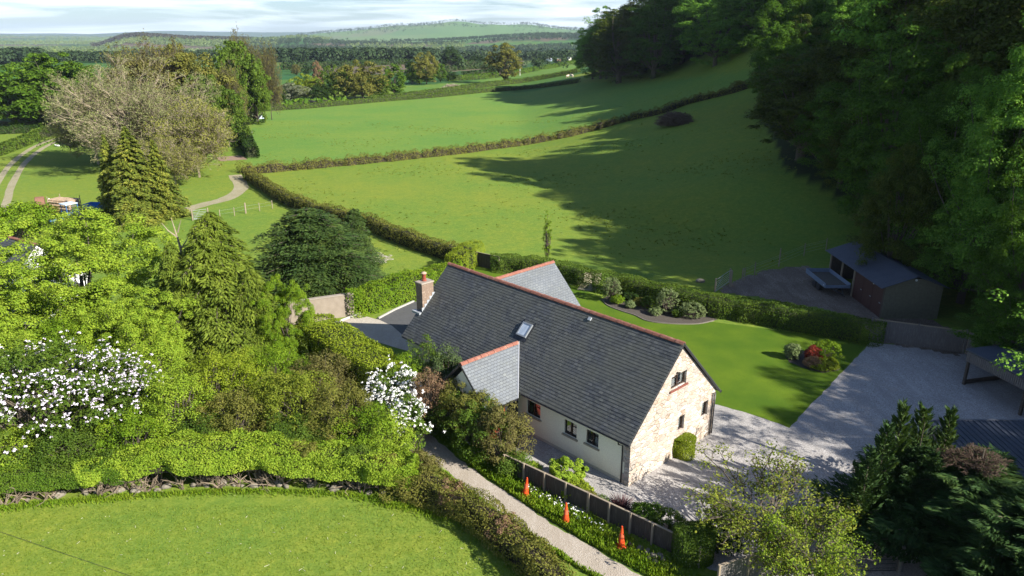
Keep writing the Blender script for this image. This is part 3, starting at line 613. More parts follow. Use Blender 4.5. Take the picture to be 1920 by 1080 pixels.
# ================================================================== PLANT LIBRARY
def unit(v): return v / np.maximum(np.linalg.norm(v, axis=-1, keepdims=True), 1e-9)
def rdir(rng, n): return unit(rng.normal(size=(n, 3)))
def leafdir(P, D, N, L, Wd):
    """rhombic leaves: centre P, long axis D, face normal about N"""
    D = unit(D); Sd = unit(np.cross(D, N)); L = np.asarray(L).reshape(-1, 1) / 2; Wd = np.asarray(Wd).reshape(-1, 1) / 2
    return np.stack([P - D * L, P + Sd * Wd - D * L * .15, P + D * L, P - Sd * Wd - D * L * .15], 1).reshape(-1, 3)
def leaves(rng, P, N, L, asp=0.62):
    t = rdir(rng, len(P)); D = np.cross(N, t); s = L * rng.uniform(0.7, 1.25, len(P)); return leafdir(P, D, N, s, s * asp)
def clumps(rng, Cn, r, per, flat=0.75, up=0.55, fill=0.35):
    """foliage points on the outer shells of many small domes"""
    n = len(Cn); r = np.broadcast_to(np.asarray(r, float), (n,)); K = n * per; idx = np.repeat(np.arange(n), per)
    d = rdir(rng, K); d[:, 2] = np.where(d[:, 2] < -0.35, -d[:, 2], d[:, 2]); rad = r[idx] * rng.uniform(fill, 1.0, K) ** 0.6
    P = Cn[idx] + d * rad[:, None] * np.array([1, 1, flat]); N = unit(d * 0.7 + np.array([0, 0, up]) + rdir(rng, K) * 0.55)
    return P, N
def segs(A, B, ra, rb):
    """three sided tapering sticks (numpy), returned as quads"""
    d = unit(B - A); u = np.where(np.abs(d[:, 2:3]) > .9, np.array([[1., 0, 0]]), np.array([[0, 0, 1.]])); x = unit(np.cross(d, u)); y = np.cross(x, d); out = []
    ra = np.asarray(ra).reshape(-1, 1); rb = np.asarray(rb).reshape(-1, 1)
    c = [(math.cos(a), math.sin(a)) for a in (0, 2.0944, 4.1888)]
    for k in range(3):
        (c0, s0), (c1, s1) = c[k], c[(k + 1) % 3]
        out.append(np.stack([A + (x * c0 + y * s0) * ra, A + (x * c1 + y * s1) * ra, B + (x * c1 + y * s1) * rb, B + (x * c0 + y * s0) * rb], 1))
    return np.concatenate(out, 0).reshape(-1, 3)
BARK = mat('grey_bark', (0.13, 0.105, 0.08), (0.09, 0.075, 0.055), 3, .95, .8, .04, sc=(1, 1, .25))
PALEBARK = mat('pale_dead_bark', (0.34, 0.285, 0.20), (0.27, 0.22, 0.15), 3, .95, .5, .02)
def limb_tubes(rng, mb, root, tips, r0, sag=0.15, n=5):
    for tp in tips:
        a = Vector(root(tp)); b = Vector(tp); m = a.lerp(b, .5) + Vector((rng.uniform(-.1, .1), rng.uniform(-.1, .1), -sag)) * (b - a).length; P = []
        for k in range(n + 1):
            t = k / n; P.append(a * (1 - t) ** 2 + m * 2 * t * (1 - t) + b * t * t)
        L = (b - a).length; mb.tube(P, [max(.012, r0 * (0.35 + .05 * L) * (1 - k / n) + .012) for k in range(n + 1)], 5)
def crown_centres(rng, n, H, Rr, base, power=2.2, jitter=0.12, lobes=5):
    """clump centres near the surface of an uneven crown"""
    ph = rng.uniform(0, 6.28, lobes); fq = rng.integers(2, 5, lobes); am = rng.uniform(.05, .16, lobes); out = []
    zc = base + (H - base) * 0.45
    while len(out) < n:
        d = rng.normal(size=3); d /= np.linalg.norm(d)
        if d[2] < -0.55 and rng.random() < .7: continue
        az = math.atan2(d[1], d[0]); k = 1 + sum(am[i] * math.sin(fq[i] * az + ph[i] + 3 * d[2] * (i % 2)) for i in range(lobes))
        rr = rng.uniform(.45, 1.0) ** .45 * k * (1 + rng.normal() * jitter)
        up = (H - zc) if d[2] > 0 else (zc - base); out.append((d[0] * Rr * rr, d[1] * Rr * rr, zc + d[2] * up * min(rr, 1.08)))
    return np.array(out)
def broad(name, seed, H, Rr, base, leafL, ncl, per, cr, twigs=0, asp=.62, lobes=5, flat=.75, trunk_r=None, fill=.35):
    """meshes of a broadleaf tree: (trunk, crown)"""
    rng = np.random.default_rng(seed); Cn = crown_centres(rng, ncl, H, Rr, base, lobes=lobes)
    P, N = clumps(rng, Cn, rng.uniform(.6, 1.3, ncl) * cr, per, flat, fill=fill)
    crown = npmesh(name + '_crown', leaves(rng, P, N, leafL, asp), 4)
    mb = MB(); tr = trunk_r or H * .022; hz = base + (H - base) * .55
    bx, by = rng.uniform(-.25, .25, 2)
    mb.tube([(0, 0, -.4), (0, 0, .1), (bx * .5, by * .5, hz * .35), (bx, by, hz * .7), (bx * 1.5, by * 1.5, hz)], [tr * 1.5, tr * 1.15, tr * .95, tr * .7, tr * .4], 8)
    tips = Cn[rng.choice(ncl, min(ncl, 34), replace=False)]
    def root(tp): f = np.clip((tp[2] - .3 * H) / H, .22, .95) * hz; return (bx * f / hz, by * f / hz, max(base * .6, f * .85))
    limb_tubes(rng, mb, root, tips, tr * .55)
    o = mb.build('tmp', None); trunk = o.data; trunk.name = name + '_trunk'; bpy.data.objects.remove(o); return trunk, crown
def conifer(name, seed, H, Rr, base=0.3, leafL=.35, nb=160, per=120, droop=.15, p=.8, up=.0, asp=.3, spread=.35, bare=0.0, topcut=0.0, irr=.1):
    """boughs leaving a straight trunk, each carrying many small sprays"""
    rng = np.random.default_rng(seed); lp = rng.uniform(0, 6.28, 4); mb = MB(); mb.tube([(0, 0, -.3), (0, 0, H * .5), (0, 0, H * .97)], [H * .022, H * .014, .02], 8); PP = []; DD = []; NN = []
    for i in range(nb):
        f = (i + rng.random()) / nb; f = f ** 1.15; z0 = base + (H - base) * f * (1 - topcut); a = i * 2.39996 + rng.uniform(-.3, .3)
        env = (1 - f) ** p * Rr * rng.uniform(.72, 1.12) + .12 * Rr * (1 - f) + .12; env *= 1 + irr * (math.sin(2 * a + lp[0] + f * 4) + .7 * math.sin(3 * a + lp[1] - f * 7)) ; L = max(env, .1); dr = np.array([math.cos(a), math.sin(a), 0.]); lat = np.array([-dr[1], dr[0], 0.])
        K = int(per * (0.25 + L / Rr)); t = rng.uniform(.12, 1, K) ** .75; sw = spread * L * (1.15 - t) * t * 2
        o = rng.uniform(-1, 1, K) * sw; zz = z0 + up * L * t - droop * L * t ** 2 - np.abs(o) * .18 + rng.normal(size=K) * .05 * L ** .5
        PP.append(dr * (t * L)[:, None] + lat * o[:, None] + np.stack([0 * zz, 0 * zz, zz], 1))
        D = dr + lat * (np.sign(o) * .8)[:, None] + np.array([0, 0, up * .8 - droop * 1.2]) + rdir(rng, K) * .35; DD.append(D); NN.append(unit(np.array([0, 0, 1.]) + rdir(rng, K) * .6 + dr * .3))
        if L > .6: mb.tube([(0, 0, z0), tuple(dr * L * .5 + np.array([0, 0, z0 + up * L * .5 - droop * L * .25])), tuple(dr * L * .92 + np.array([0, 0, z0 + up * L * .9 - droop * L * .85]))], [.02 + .012 * L, .02 + .006 * L, .01], 4)
    P = np.concatenate(PP); D = np.concatenate(DD); N = np.concatenate(NN); s = leafL * rng.uniform(.6, 1.3, len(P))
    crown = npmesh(name + '_crown', leafdir(P, D, N, s, s * asp), 4); o = mb.build('tmp', None); tr = o.data; tr.name = name + '_trunk'; bpy.data.objects.remove(o); return tr, crown
def twiggy(name, seed, H, Rr, base, depth_=6, twigL=.7, buds=0, budL=.12, fan=3, r0=None, mainn=14, budup=.6):
    """a bare or thinly leafed tree: repeated forking down to fine twigs"""
    rng = np.random.default_rng(seed); A = []; B = []; ra = []; rb = []; r0 = r0 or H * .02
    cur = [(np.array([0, 0, -.3]), np.array([0, 0, 1.]), H * .25, r0)]
    zc = base + (H - base) * .4
    env = crown_centres(rng, mainn * 10, H, Rr, base)
    A.append(np.array([0, 0, -.3])); B.append(np.array([0, 0, H * .45])); ra.append(r0); rb.append(r0 * .6); ends = []
    for i in range(mainn * 10):
        tp = env[i]; big = i < mainn * 2; f = np.clip(tp[2] / H * .6, .12, .45); s = np.array([0, 0, H * f]); r = r0 * (.30 if big else .16); L = np.linalg.norm(tp - s); q = s; n = 5
        mid = (s + tp) / 2 + rng.normal(size=3) * .06 * L + np.array([0, 0, -.06 * L])
        for k in range(1, n + 1):
            t = k / n; e = s * (1 - t) ** 2 + mid * 2 * t * (1 - t) + tp * t * t + (rng.normal(size=3) * .025 * L if k < n else 0)
            A.append(q); B.append(e); r1 = r * (1 - t) + .022; ra.append(r * (1 - (k - 1) / n) + .022); rb.append(r1); q = e
            if k > 1: ends += [(e, unit(e - s)), ]
    E0 = np.array([e for e, d in ends]); D0 = np.array([d for e, d in ends]); r = .036
    for lev in range(depth_ - 3):
        m = fan; E1 = np.repeat(E0, m, 0); D1 = unit(np.repeat(D0, m, 0) + rdir(rng, len(E1)) * .75 + np.array([0, 0, .18])); Ln = twigL * (.72 ** lev) * rng.uniform(.6, 1.3, (len(E1), 1)); E2 = E1 + D1 * Ln
        A += list(E1); B += list(E2); ra += [r] * len(E1); rb += [r * .6] * len(E1); r *= .6; E0, D0 = E2, D1
    V = segs(np.array(A), np.array(B), ra, rb); me = npmesh(name + '_branches', V, 4); crown = None
    if buds:
        idx = rng.integers(0, len(E0), buds); P = E0[idx] + rng.normal(size=(buds, 3)) * .18; N = unit(rdir(rng, buds) + np.array([0, 0, budup])); crown = npmesh(name + '_leaves', leaves(rng, P, N, budL), 4)
    return me, crown
def plant(name, loc, tr, crown, trm, crm, label, cat, group=None, sc=(1, 1, 1), rz=0, tn='trunk', cn='crown'):
    o = empty(name, loc, rz, label, cat, group); o.scale = sc
    for me, nm, m in ((tr, tn, trm), (crown, cn, crm)):
        if me is None: continue
        c = bpy.data.objects.new(nm, me); COL.objects.link(c); c.parent = o
        if len(me.materials) == 0: me.materials.append(m)
        if me.materials[0] is not m: c.material_slots[0].link = 'OBJECT'; c.material_slots[0].material = m
    return o
def bush(name, loc, rx, ry, h, seed, leafL, n, m, label, cat='bush', group=None, cr=.3, stem=BARK, z0=.0, flat=.8, square=2.0, rz=0, flowers=None, open_=.35, asp=.62, per=70, yellow=None):
    """dome of small leaf clumps on stems. flowers = (count, size, material)"""
    rng = np.random.default_rng(seed); ncl = max(6, n // per); C_ = []; ph = rng.uniform(0, 6.28, 4)
    while len(C_) < ncl:
        d = rng.normal(size=3); d /= np.linalg.norm(d); d[2] = abs(d[2]) if rng.random() < .8 else -abs(d[2]) * .8
        az = math.atan2(d[1], d[0]); k = 1 + .10 * math.sin(3 * az + ph[0]) + .08 * math.sin(5 * az + ph[1] + 2 * d[2]) + rng.normal() * .07; k *= rng.uniform(open_, 1) ** .5
        e = np.sign(d) * np.abs(d) ** (2 / square) if square != 2 else d
        C_.append((e[0] * rx * k, e[1] * ry * k, z0 + (h - z0) * (.42 + .58 * e[2] * min(k, 1.1) if e[2] > 0 else .42 + .42 * e[2])))
    C_ = np.array(C_); P, N = clumps(rng, C_, rng.uniform(.6, 1.35, ncl) * cr, per, flat); P[:, 2] = np.maximum(P[:, 2], .03)
    crown = npmesh(name + '_foliage', leaves(rng, P, N, leafL, asp), 4)
    ns = max(8, min(60, ncl // 3)); tips = C_[rng.choice(ncl, min(ns, ncl), replace=False)]; n2 = len(tips); st = rng.normal(size=(n2, 3)) * np.array([rx, ry, 0]) * .15
    st[:, 2] = -.1; mid = (st + tips) / 2 + np.array([0, 0, .1]) * h; rr = .012 + .008 * h
    stm = npmesh(name + '_stems', np.concatenate([segs(st, mid, [rr] * n2, [rr * .7] * n2), segs(mid, tips, [rr * .7] * n2, [rr * .3] * n2)]), 4)
    o = plant(name, loc, stm, crown, stem, m, label, cat, group, rz=rz, tn='stems', cn='foliage')
    if flowers:
        k, sz, fm = flowers; di = rng.integers(0, len(P), k * 4); out = P[di]; q = out[:, 2] / h + np.hypot(out[:, 0] / rx, out[:, 1] / ry); di = di[np.argsort(-q)[:k * 2]]; di = rng.choice(di, k, replace=False)
        hub = P[di[:max(8, k // 5)]]; hi_ = rng.integers(0, len(hub), k); cc = np.where(rng.random((k, 1)) < .75, hub[hi_] + rng.normal(size=(k, 3)) * .24, P[di]) + unit(P[di]) * 0 + N[di] * sz * .6 + np.array([0, -.05, sz * .5]); FP, FN = clumps(rng, cc, sz, 9, .9, .6); fl = npmesh(name + '_flowers', leaves(rng, FP, FN, sz * .95, .8), 4); link('blossom', fl, fm, o)
    return o
def hedge(name, pts, wd, hgt, m, label, leafL=.09, dens=90, seed=1, cat='hedge', group=None, wob=.12, z0=0.0, core=(0.045, 0.055, 0.02), rough=.12, closed_ends=True, shell=.22, hfun=None, stems=True, round_=.2, asp=.65):
    """clipped hedge along ground points; leaves in a shell round a twiggy core"""
    rng = np.random.default_rng(seed); P = [Vector(p) for p in pts]; seg = np.array([(P[i + 1] - P[i]).length for i in range(len(P) - 1)]); cum = np.concatenate([[0], np.cumsum(seg)]); Lt = cum[-1]
    PX = np.array([tuple(p) for p in P]); loc = P[0]
    area = Lt * (wd + 2 * hgt) + 2 * wd * hgt; n = int(area * dens); s = rng.uniform(-wd * .5 if closed_ends else 0, Lt + (wd * .5 if closed_ends else 0), n); sc_ = np.clip(s, 0, Lt - 1e-6)
    i = np.clip(np.searchsorted(cum, sc_, 'right') - 1, 0, len(seg) - 1); tt = (sc_ - cum[i]) / seg[i]; A = PX[i] + (PX[i + 1] - PX[i]) * tt[:, None]; D = unit(PX[i + 1] - PX[i]) * np.array([1, 1, 0]); Nn = np.stack([-D[:, 1], D[:, 0], 0 * D[:, 0]], 1)
    A = A + D * (s - sc_)[:, None]; A[:, 2] = T(A[:, 0], A[:, 1])
    ph = rng.uniform(0, 6.28, 6); wv = lambda x, a, b: np.sin(x * .83 + ph[a]) * .35 + np.sin(x * 2.1 + ph[b] + 1.5 * np.sin(x * .57)) * .4 + np.sin(x * 5.3 + ph[a] * 2 + 2 * np.sin(x * .9)) * .25
    Hh = (hgt if hfun is None else hfun(sc_ / Lt)) * (1 + rough * wv(s, 0, 1)); Wh = wd / 2 * (1 + wob * wv(s, 2, 3)); endt = np.maximum(0, np.maximum(-s, s - Lt)) / (wd * .5 + 1e-9); Wh = Wh * np.sqrt(np.maximum(0.05, 1 - endt ** 2))
    u = rng.random(n) * (wd + 2 * hgt); top = u < wd; side = np.where(u < wd + hgt, 1, -1)
    o = np.where(top, rng.uniform(-1, 1, n), side); zf = np.where(top, 1, rng.uniform(z0 / hgt, 1, n)); dep = rng.exponential(shell * .45, n) - .05
    # rounded shoulders
    sh = 1 - round_ * np.maximum(0, zf - .7) / .3 * (~top); zt = 1 - round_ * .35 * np.abs(o) ** 3 * top
    wk = rng.normal(size=(9, 3)) * np.array([3.0, 3.0, 3.5]) + 1e-3; wp = rng.uniform(0, 6.28, 9); q3 = np.stack([A[:, 0] + Nn[:, 0] * o * wd / 2, A[:, 1] + Nn[:, 1] * o * wd / 2, zf * hgt], 1); lump = sum(np.sin(q3 @ wk[k] + wp[k]) for k in range(9)) * .035 * (wob / .12)
    off = o * Wh * sh - np.where(top, 0, np.sign(o) * dep) + np.where(top, 0, np.sign(o) * lump); z = Hh * zf * zt - np.where(top, dep, 0) + np.where(top, lump, 0); z = np.maximum(z, .02)
    Q = A + Nn * off[:, None] + np.array([0, 0, 1.]) * z[:, None]
    N = unit(np.where(top[:, None], np.array([[0, 0, 1.]]), Nn * np.sign(o)[:, None] + np.array([0, 0, .45])) + rdir(rng, n) * .75); Q = Q - np.array(tuple(loc))
    crown = npmesh(name + '_foliage', leaves(rng, Q, N, leafL, asp), 4)
    mb = MB(); ins = min(.6, wd * .45, Lt * .25) if closed_ends else 0; cs = np.linspace(ins, Lt - 1e-4 - ins, max(2, int(Lt / .6))); vs = []
    ci = np.clip(np.searchsorted(cum, cs, 'right') - 1, 0, len(seg) - 1); ct = (cs - cum[ci]) / seg[ci]; cA = PX[ci] + (PX[ci + 1] - PX[ci]) * ct[:, None]; cD = unit(PX[ci + 1] - PX[ci]); cH = (hgt if hfun is None else hfun(cs / Lt)) * (1 + rough * wv(cs, 0, 1)) * .96 - shell; cW = wd / 2 * (1 + wob * wv(cs, 2, 3)) * .92 - shell * .9
    for k in range(len(cs)):
        p = cA[k]; nn = np.array([-cD[k][1], cD[k][0], 0]); zg = Tz(p[0], p[1]); z1 = max(.1, cH[k] if np.ndim(cH) else cH); w_ = max(.05, cW[k])
        for a_, b_ in ((-1, z0 if z0 else -.1), (-1, z1 * .85), (-.7, z1), (.7, z1), (1, z1 * .85), (1, z0 if z0 else -.1)): v = p + nn * a_ * w_; vs.append((v[0] - loc.x, v[1] - loc.y, zg + b_ - loc.z))
    fs = [tuple(range(5, -1, -1)), tuple(range(len(vs) - 6, len(vs)))]
    for k in range(len(cs) - 1):
        for j in range(6): a_ = k * 6 + j; b_ = k * 6 + (j + 1) % 6; fs.append((a_, b_, b_ + 6, a_ + 6))
    mb.add(vs, fs); o_ = mb.build('tmp', None); cm = o_.data; cm.name = name + '_core'; bpy.data.objects.remove(o_)
    return plant(name, loc, cm, crown, mat('hedge_twigs_%d' % int(core[0] * 1000), core, tuple(c * .6 for c in core), 9, .95, 1, .05), m, label, cat, group, tn='branches', cn='foliage')
# leaf colours
L_OAK = leafmat('oak_leaves', (0.046, 0.09775, 0.0115), (0.0805, 0.1552, 0.0138), (0.1265, 0.1955, 0.0207))
L_BRIGHT = leafmat('fresh_leaves', (0.0825, 0.1595, 0.011), (0.1375, 0.2255, 0.0132), (0.209, 0.275, 0.022))
L_LIME = leafmat('lime_leaves', (0.1313, 0.2171, 0.01954), (0.2121, 0.3094, 0.02605), (0.3029, 0.3745, 0.03908), nscale=1.2)
L_GOLD = leafmat('gold_leaves', (0.1159, 0.1649, 0.012), (0.1932, 0.2522, 0.018), (0.2782, 0.3201, 0.03), nscale=1.2)
L_OLIVE = leafmat('olive_leaves', (0.085, 0.10, 0.018), (0.15, 0.155, 0.03), (0.21, 0.19, 0.045))
L_DARK = leafmat('dark_leaves', (0.016, 0.035, 0.008), (0.030, 0.060, 0.012), (0.050, 0.085, 0.016), trans=.2)
L_MID = leafmat('mid_leaves', (0.045, 0.09, 0.012), (0.085, 0.14, 0.018), (0.13, 0.18, 0.025))
L_CEDAR = leafmat('cedar_sprays', (0.030, 0.060, 0.018), (0.060, 0.105, 0.026), (0.11, 0.155, 0.035), trans=.2)
L_CYP = leafmat('cypress_sprays', (0.07836, 0.1208, 0.01725), (0.1382, 0.1871, 0.023), (0.1935, 0.2415, 0.0322), trans=.2)
L_LEYL = leafmat('dark_cypress_sprays', (0.023, 0.05175, 0.0161), (0.04025, 0.0805, 0.023), (0.069, 0.1092, 0.0253), trans=.15)
L_SPRUCE = leafmat('spruce_sprays', (0.07791, 0.1164, 0.02079), (0.1558, 0.194, 0.0297), (0.2943, 0.2911, 0.04455), trans=.15)
L_BROWN = leafmat('brown_new_leaves', (0.09, 0.08415, 0.027), (0.144, 0.1287, 0.0405), (0.18, 0.1881, 0.045))
L_RED = leafmat('red_leaves', (0.16, 0.02, 0.012), (0.25, 0.045, 0.03), (0.32, 0.11, 0.05))
L_PURPLE = leafmat('purple_leaves', (0.035, 0.018, 0.018), (0.06, 0.03, 0.026), (0.10, 0.05, 0.04))
L_GREY = leafmat('grey_green_leaves', (0.10, 0.15, 0.05), (0.17, 0.22, 0.085), (0.25, 0.29, 0.14))
L_PINKISH = leafmat('pinkish_tips', (0.17, 0.10, 0.065), (0.24, 0.15, 0.09), (0.20, 0.17, 0.06))
WHITE = mat('white_petals', (0.80, 0.79, 0.76), (0.70, 0.69, 0.66), 9, .7); LILAC = mat('lilac_petals', (0.66, 0.55, 0.70), (0.80, 0.75, 0.82), 3, .7)
# ================================================================== FIELD HEDGES AND LANE HEDGES
def line(*px, n=4): return smoothline([at(*p) for p in px], n)
hedge('field_hedge', line((455, 322), (470, 325), (560, 318), (700, 305), (860, 288), (980, 272), (1080, 253), (1180, 226), (1240, 213), (1300, 192), (1410, 163), n=5), 1.7, 1.35, L_OLIVE,
      'long low hedge crossing the slope between the two large green fields', .17, 60, 11, group='hedges between the fields', core=(.05, .04, .025), rough=.32, shell=.3, wob=.3)
hedge('field_hedge', line((465, 335), (500, 358), (540, 382), (600, 405), (680, 425), (740, 450), (800, 472), (858, 490), n=4), 1.5, 1.5, L_OLIVE,
      'dark sided hedge running from the dirt path down to the golden garden hedge', .14, 110, 12, group='hedges between the fields', core=(.03, .03, .015), rough=.15)
hedge('field_hedge', line((486, 209), (580, 203), (713, 191), (813, 183), (913, 173), (980, 168), (1085, 155), n=3), 1.6, 1.5, L_MID,
      'straight hedge along the far edge of the second green field', .35, 14, 13, group='hedges between the fields', rough=.12)
hedge('field_hedge', line((700, 191), (780, 182), (847, 173), (913, 163), (980, 155), (1085, 136), n=3), 2.2, 2.0, L_MID,
      'hedge just behind the lone round tree, up to the wood', .4, 12, 14, group='hedges between the fields')
hedge('field_hedge', line((840, 152), (905, 148), (973, 139), (1013, 131), (1080, 118), n=3), 3, 2.4, L_OAK, 'hedge behind the narrow sunlit strip of field below the caravans', .6, 7, 15, group='hedges between the fields')
hedge('field_hedge', line((452, 250), (462, 268), (468, 285), (474, 296), n=3), 2.2, 2.0, L_DARK, 'short dark hedge beside the big field under the bare tree', .3, 45, 16, group='hedges between the fields', rough=.25)
hedge('field_hedge', line((-30, 300), (20, 282), (60, 266), (92, 252), n=3), 2.4, 1.6, L_MID, 'hedge following the outside of the curving farm track', .3, 40, 17, group='hedges between the fields')
hedge('field_hedge', line((-30, 252), (30, 250), (62, 248), n=2), 2.2, 1.6, L_DARK, 'dark hedge below the big oak group at far left', .3, 35, 18, group='hedges between the fields')
hedge('field_hedge', line((112, 250), (150, 243), (210, 240), n=2), 2.5, 1.8, L_OLIVE, 'brownish hedge beyond the track end', .3, 35, 19, group='hedges between the fields')
for k, (pts, mm, hh, lb) in enumerate([
    ([(505, 200), (560, 196), (640, 192)], L_OAK, 1.6, 'low hedge in front of the shrubs at the field corner'),
    ([(530, 131), (620, 127), (720, 122), (800, 121)], L_DARK, 4, 'hedge below the brown ploughed field'),
    ([(520, 115), (640, 114), (780, 112)], L_DARK, 4, 'hedge above the brown ploughed field'),
    ([(830, 134), (900, 129), (960, 127)], L_DARK, 3, 'hedge below the small ploughed strip behind the lone tree'),
    ([(830, 123), (900, 120), (970, 118)], L_DARK, 3, 'hedge above the small ploughed strip'),
    ([(870, 146), (920, 141), (970, 134)], L_DARK, 3, 'second hedge behind the lone tree')]):
    hedge('distant_hedge', line(*pts, n=2), 3, hh, mm, lb, 1.3, 1.6, 30 + k, group='distant farmland hedges', shell=.5)
# --- garden hedges
GH = 'clipped hedges round the garden'
hedge('garden_hedge', line((858, 512), (872, 500), (886, 492), n=3), 2.1, 1.9, L_GOLD, 'golden green clipped hedge left of the small board gate', .11, 260, 41, group=GH, rough=.05)
hedge('garden_hedge', line((935, 508), (985, 512), (1040, 520), (1098, 536), n=3), 1.5, 1.5, L_MID, 'green clipped hedge behind the rear wing, right of the board gate', .11, 260, 42, group=GH, rough=.05)
hedge('garden_hedge', line((1130, 545), (1180, 553), (1250, 570), (1330, 588), (1420, 602), (1520, 620), (1628, 641), n=3), 1.9, 1.55, L_MID, 'long dark clipped hedge behind the lawn shrubs', .10, 330, 43, group=GH, rough=.05, shell=.16)
hedge('garden_hedge', line((672, 590), (715, 575), (780, 556), (850, 535), n=3), 1.7, 2.1, L_BRIGHT, 'bright green hedge beside the tarmac patch', .12, 260, 44, group=GH, rough=.14)
gp = [onY(598, 43.5), onY(650, 41.0), onY(720, 37.2)]
hedge('garden_hedge', gp, 2.6, 3.2, L_GOLD, 'tall golden clipped hedge left of the house', .11, 330, 45, group=GH, rough=.05, shell=.2)
# --- lane hedge, foreground right of the lawn field
lh = smoothline([at(*p) for p in [(742, 925), (800, 935), (868, 968), (930, 1010), (990, 1065), (1050, 1130), (1140, 1230)]], 4)
hedge('lane_hedge', lh, 1.3, 1.35, L_OLIVE, 'untidy reddish topped hedge between the lawn field and the lane', .085, 420, 46, rough=.16, core=(.05, .035, .022), wob=.2, z0=.12)
hb = [(lh[i] + Vector((0, 0, 1.2))) for i in (4, 9, 13, 17, 20)]
for k, (p, mm, lb) in enumerate([(lh[7], L_PINKISH, 'pinkish leafed bush in the lane hedge, nearer the middle'), (lh[13], L_PINKISH, 'pinkish leafed bush in the lane hedge, near the bottom edge'), (lh[2], L_BRIGHT, 'fresh green bush at the top of the lane hedge')]):
    bush('hedge_bush', p, .72, .72, 1.5, 50 + k, .08, 4200, mm, lb, cr=.18)
bush('hedge_bush', at(790, 900), .9, .9, 1.4, 54, .085, 6000, L_BROWN, 'brownish bush where the front hedge meets the lane', cr=.25)
# --- front hedge of the lawn field: dark privet, then bright hawthorn, over bare stems and stones
fl1 = smoothline([at(*p) for p in [(-150, 958), (-20, 940), (100, 924), (232, 915)]], 4)
fl2 = smoothline([at(*p) for p in [(195, 914), (300, 908), (420, 902), (520, 902), (640, 906), (745, 922)]], 4)
hedge('front_hedge', fl1, 1.6, 1.5, L_OAK, 'dark grey green clipped hedge at the left over bare stems', .06, 800, 47, z0=.7, rough=.06, group='hedges along the lawn field', core=(.03, .03, .02))
FH = hedge('front_hedge', fl2, 2.0, 1.95, L_LIME, 'bright yellow green hedge with bare stems showing below', .085, 620, 48, z0=1.0, rough=.10, wob=.2, group='hedges along the lawn field', core=(.04, .035, .02), hfun=lambda f: -.35 * np.exp(-np.asarray(f) * 14) + 1.85 + .45 * np.sin(np.clip(f * 1.35, 0, 1) * math.pi))
PALES = mat('pale_stem_bark', (0.27, 0.21, 0.15), (0.18, 0.14, 0.10), 6, .95, .5, .02)
srg = np.random.default_rng(8); allp = fl1 + fl2
for k in range(26):
    p = allp[int(k / 26 * (len(allp) - 1))].copy(); p.x += srg.uniform(-.35, .35); p.y -= srg.uniform(.25, .6); A = []; B = []; ra = []; rb = []
    base = np.array([0, 0, -.05]); m = srg.integers(3, 7)
    for j in range(m):
        d = unit(srg.normal(size=3) * np.array([.7, .35, 0]) + np.array([0, 0.1, 1.])); e1 = base + np.array([srg.uniform(-.12, .12), 0, 0]) + d * srg.uniform(.3, .5); A.append(base + np.array([srg.uniform(-.1, .1), 0, 0])); B.append(e1); ra.append(.055); rb.append(.035)
        for q in range(3):
            d2 = unit(d + srg.normal(size=3) * .55); e2 = e1 + d2 * srg.uniform(.3, .6); A.append(e1); B.append(e2); ra.append(.03); rb.append(.014)
            for r_ in range(2): A.append(e2); B.append(e2 + unit(d2 + srg.normal(size=3) * .7) * srg.uniform(.2, .4)); ra.append(.012); rb.append(.005)
    link('stem', npmesh('hawthorn_stem', segs(np.array(A), np.array(B), ra, rb), 4), PALES, FH, loc=p - fl2[0])
# stones of the old wall under the hedge
ROCK = mat('field_stone', (0.26, 0.23, 0.18), (0.17, 0.15, 0.115), 3, .9, .6, .03, c3=(0.36, 0.33, 0.28))
def rock_mesh(seed, n=2):
    bm = bmesh.new(); bmesh.ops.create_icosphere(bm, subdivisions=n, radius=1); r_ = random.Random(seed); pl = [(Vector((r_.gauss(0, 1), r_.gauss(0, 1), r_.gauss(0, 1))).normalized(), r_.uniform(.6, .95)) for _ in range(9)]
    for v in bm.verts:
        for d, k in pl:
            q = v.co.dot(d)
            if q > k: v.co -= d * (q - k)
        v.co *= 1 + r_.uniform(-.02, .02)
    me = bpy.data.meshes.new('stone'); bm.to_mesh(me); bm.free(); me.materials.append(ROCK); return me
RM = [rock_mesh(i) for i in range(5)]
def rock(p, s, name='stone', label=None, group=None, k=0, rz=0): o = link(name, RM[k % 5], loc=p, rz=rz); o.scale = s; return tag(o, label, 'stone', group)
rr_ = random.Random(9)
for k in range(34):
    p = allp[int(k / 34 * (len(allp) - 1))].copy(); p.x += rr_.uniform(-.3, .3); p.y -= rr_.uniform(.25, .55); s = rr_.uniform(.09, .24)
    rock(p + Vector((0, 0, s * .3)), (s * 1.35, s, s * .85), label='pale rounded stone lying under the front hedge', group='stones under the front hedge', k=k, rz=rr_.uniform(0, 6))

for k, (f, mm, r_, h_, lb) in enumerate([(.06, L_MID, .8, 1.75, 'duller green tuft at the left end of the bright hedge'), (.2, L_BRIGHT, .75, 2.05, 'fresh green tuft in the bright hedge, left'), (.38, L_GOLD, .8, 2.2, 'golden tuft standing above the bright hedge'), (.55, L_BRIGHT, .8, 2.2, 'fresh green tuft in the middle of the bright hedge'),
        (.7, L_OLIVE, .8, 2.1, 'olive tuft in the bright hedge, right of its middle'), (.85, L_MID, .85, 2.0, 'duller green tuft near the right end of the bright hedge'), (.96, L_OLIVE, .8, 1.8, 'olive tuft at the right end of the bright hedge')]):
    bush('hedge_bush', fl2[int(f * (len(fl2) - 1))], r_, r_ * .95, h_, 60 + k, .085, 4600, mm, lb, cr=.22, z0=.8)
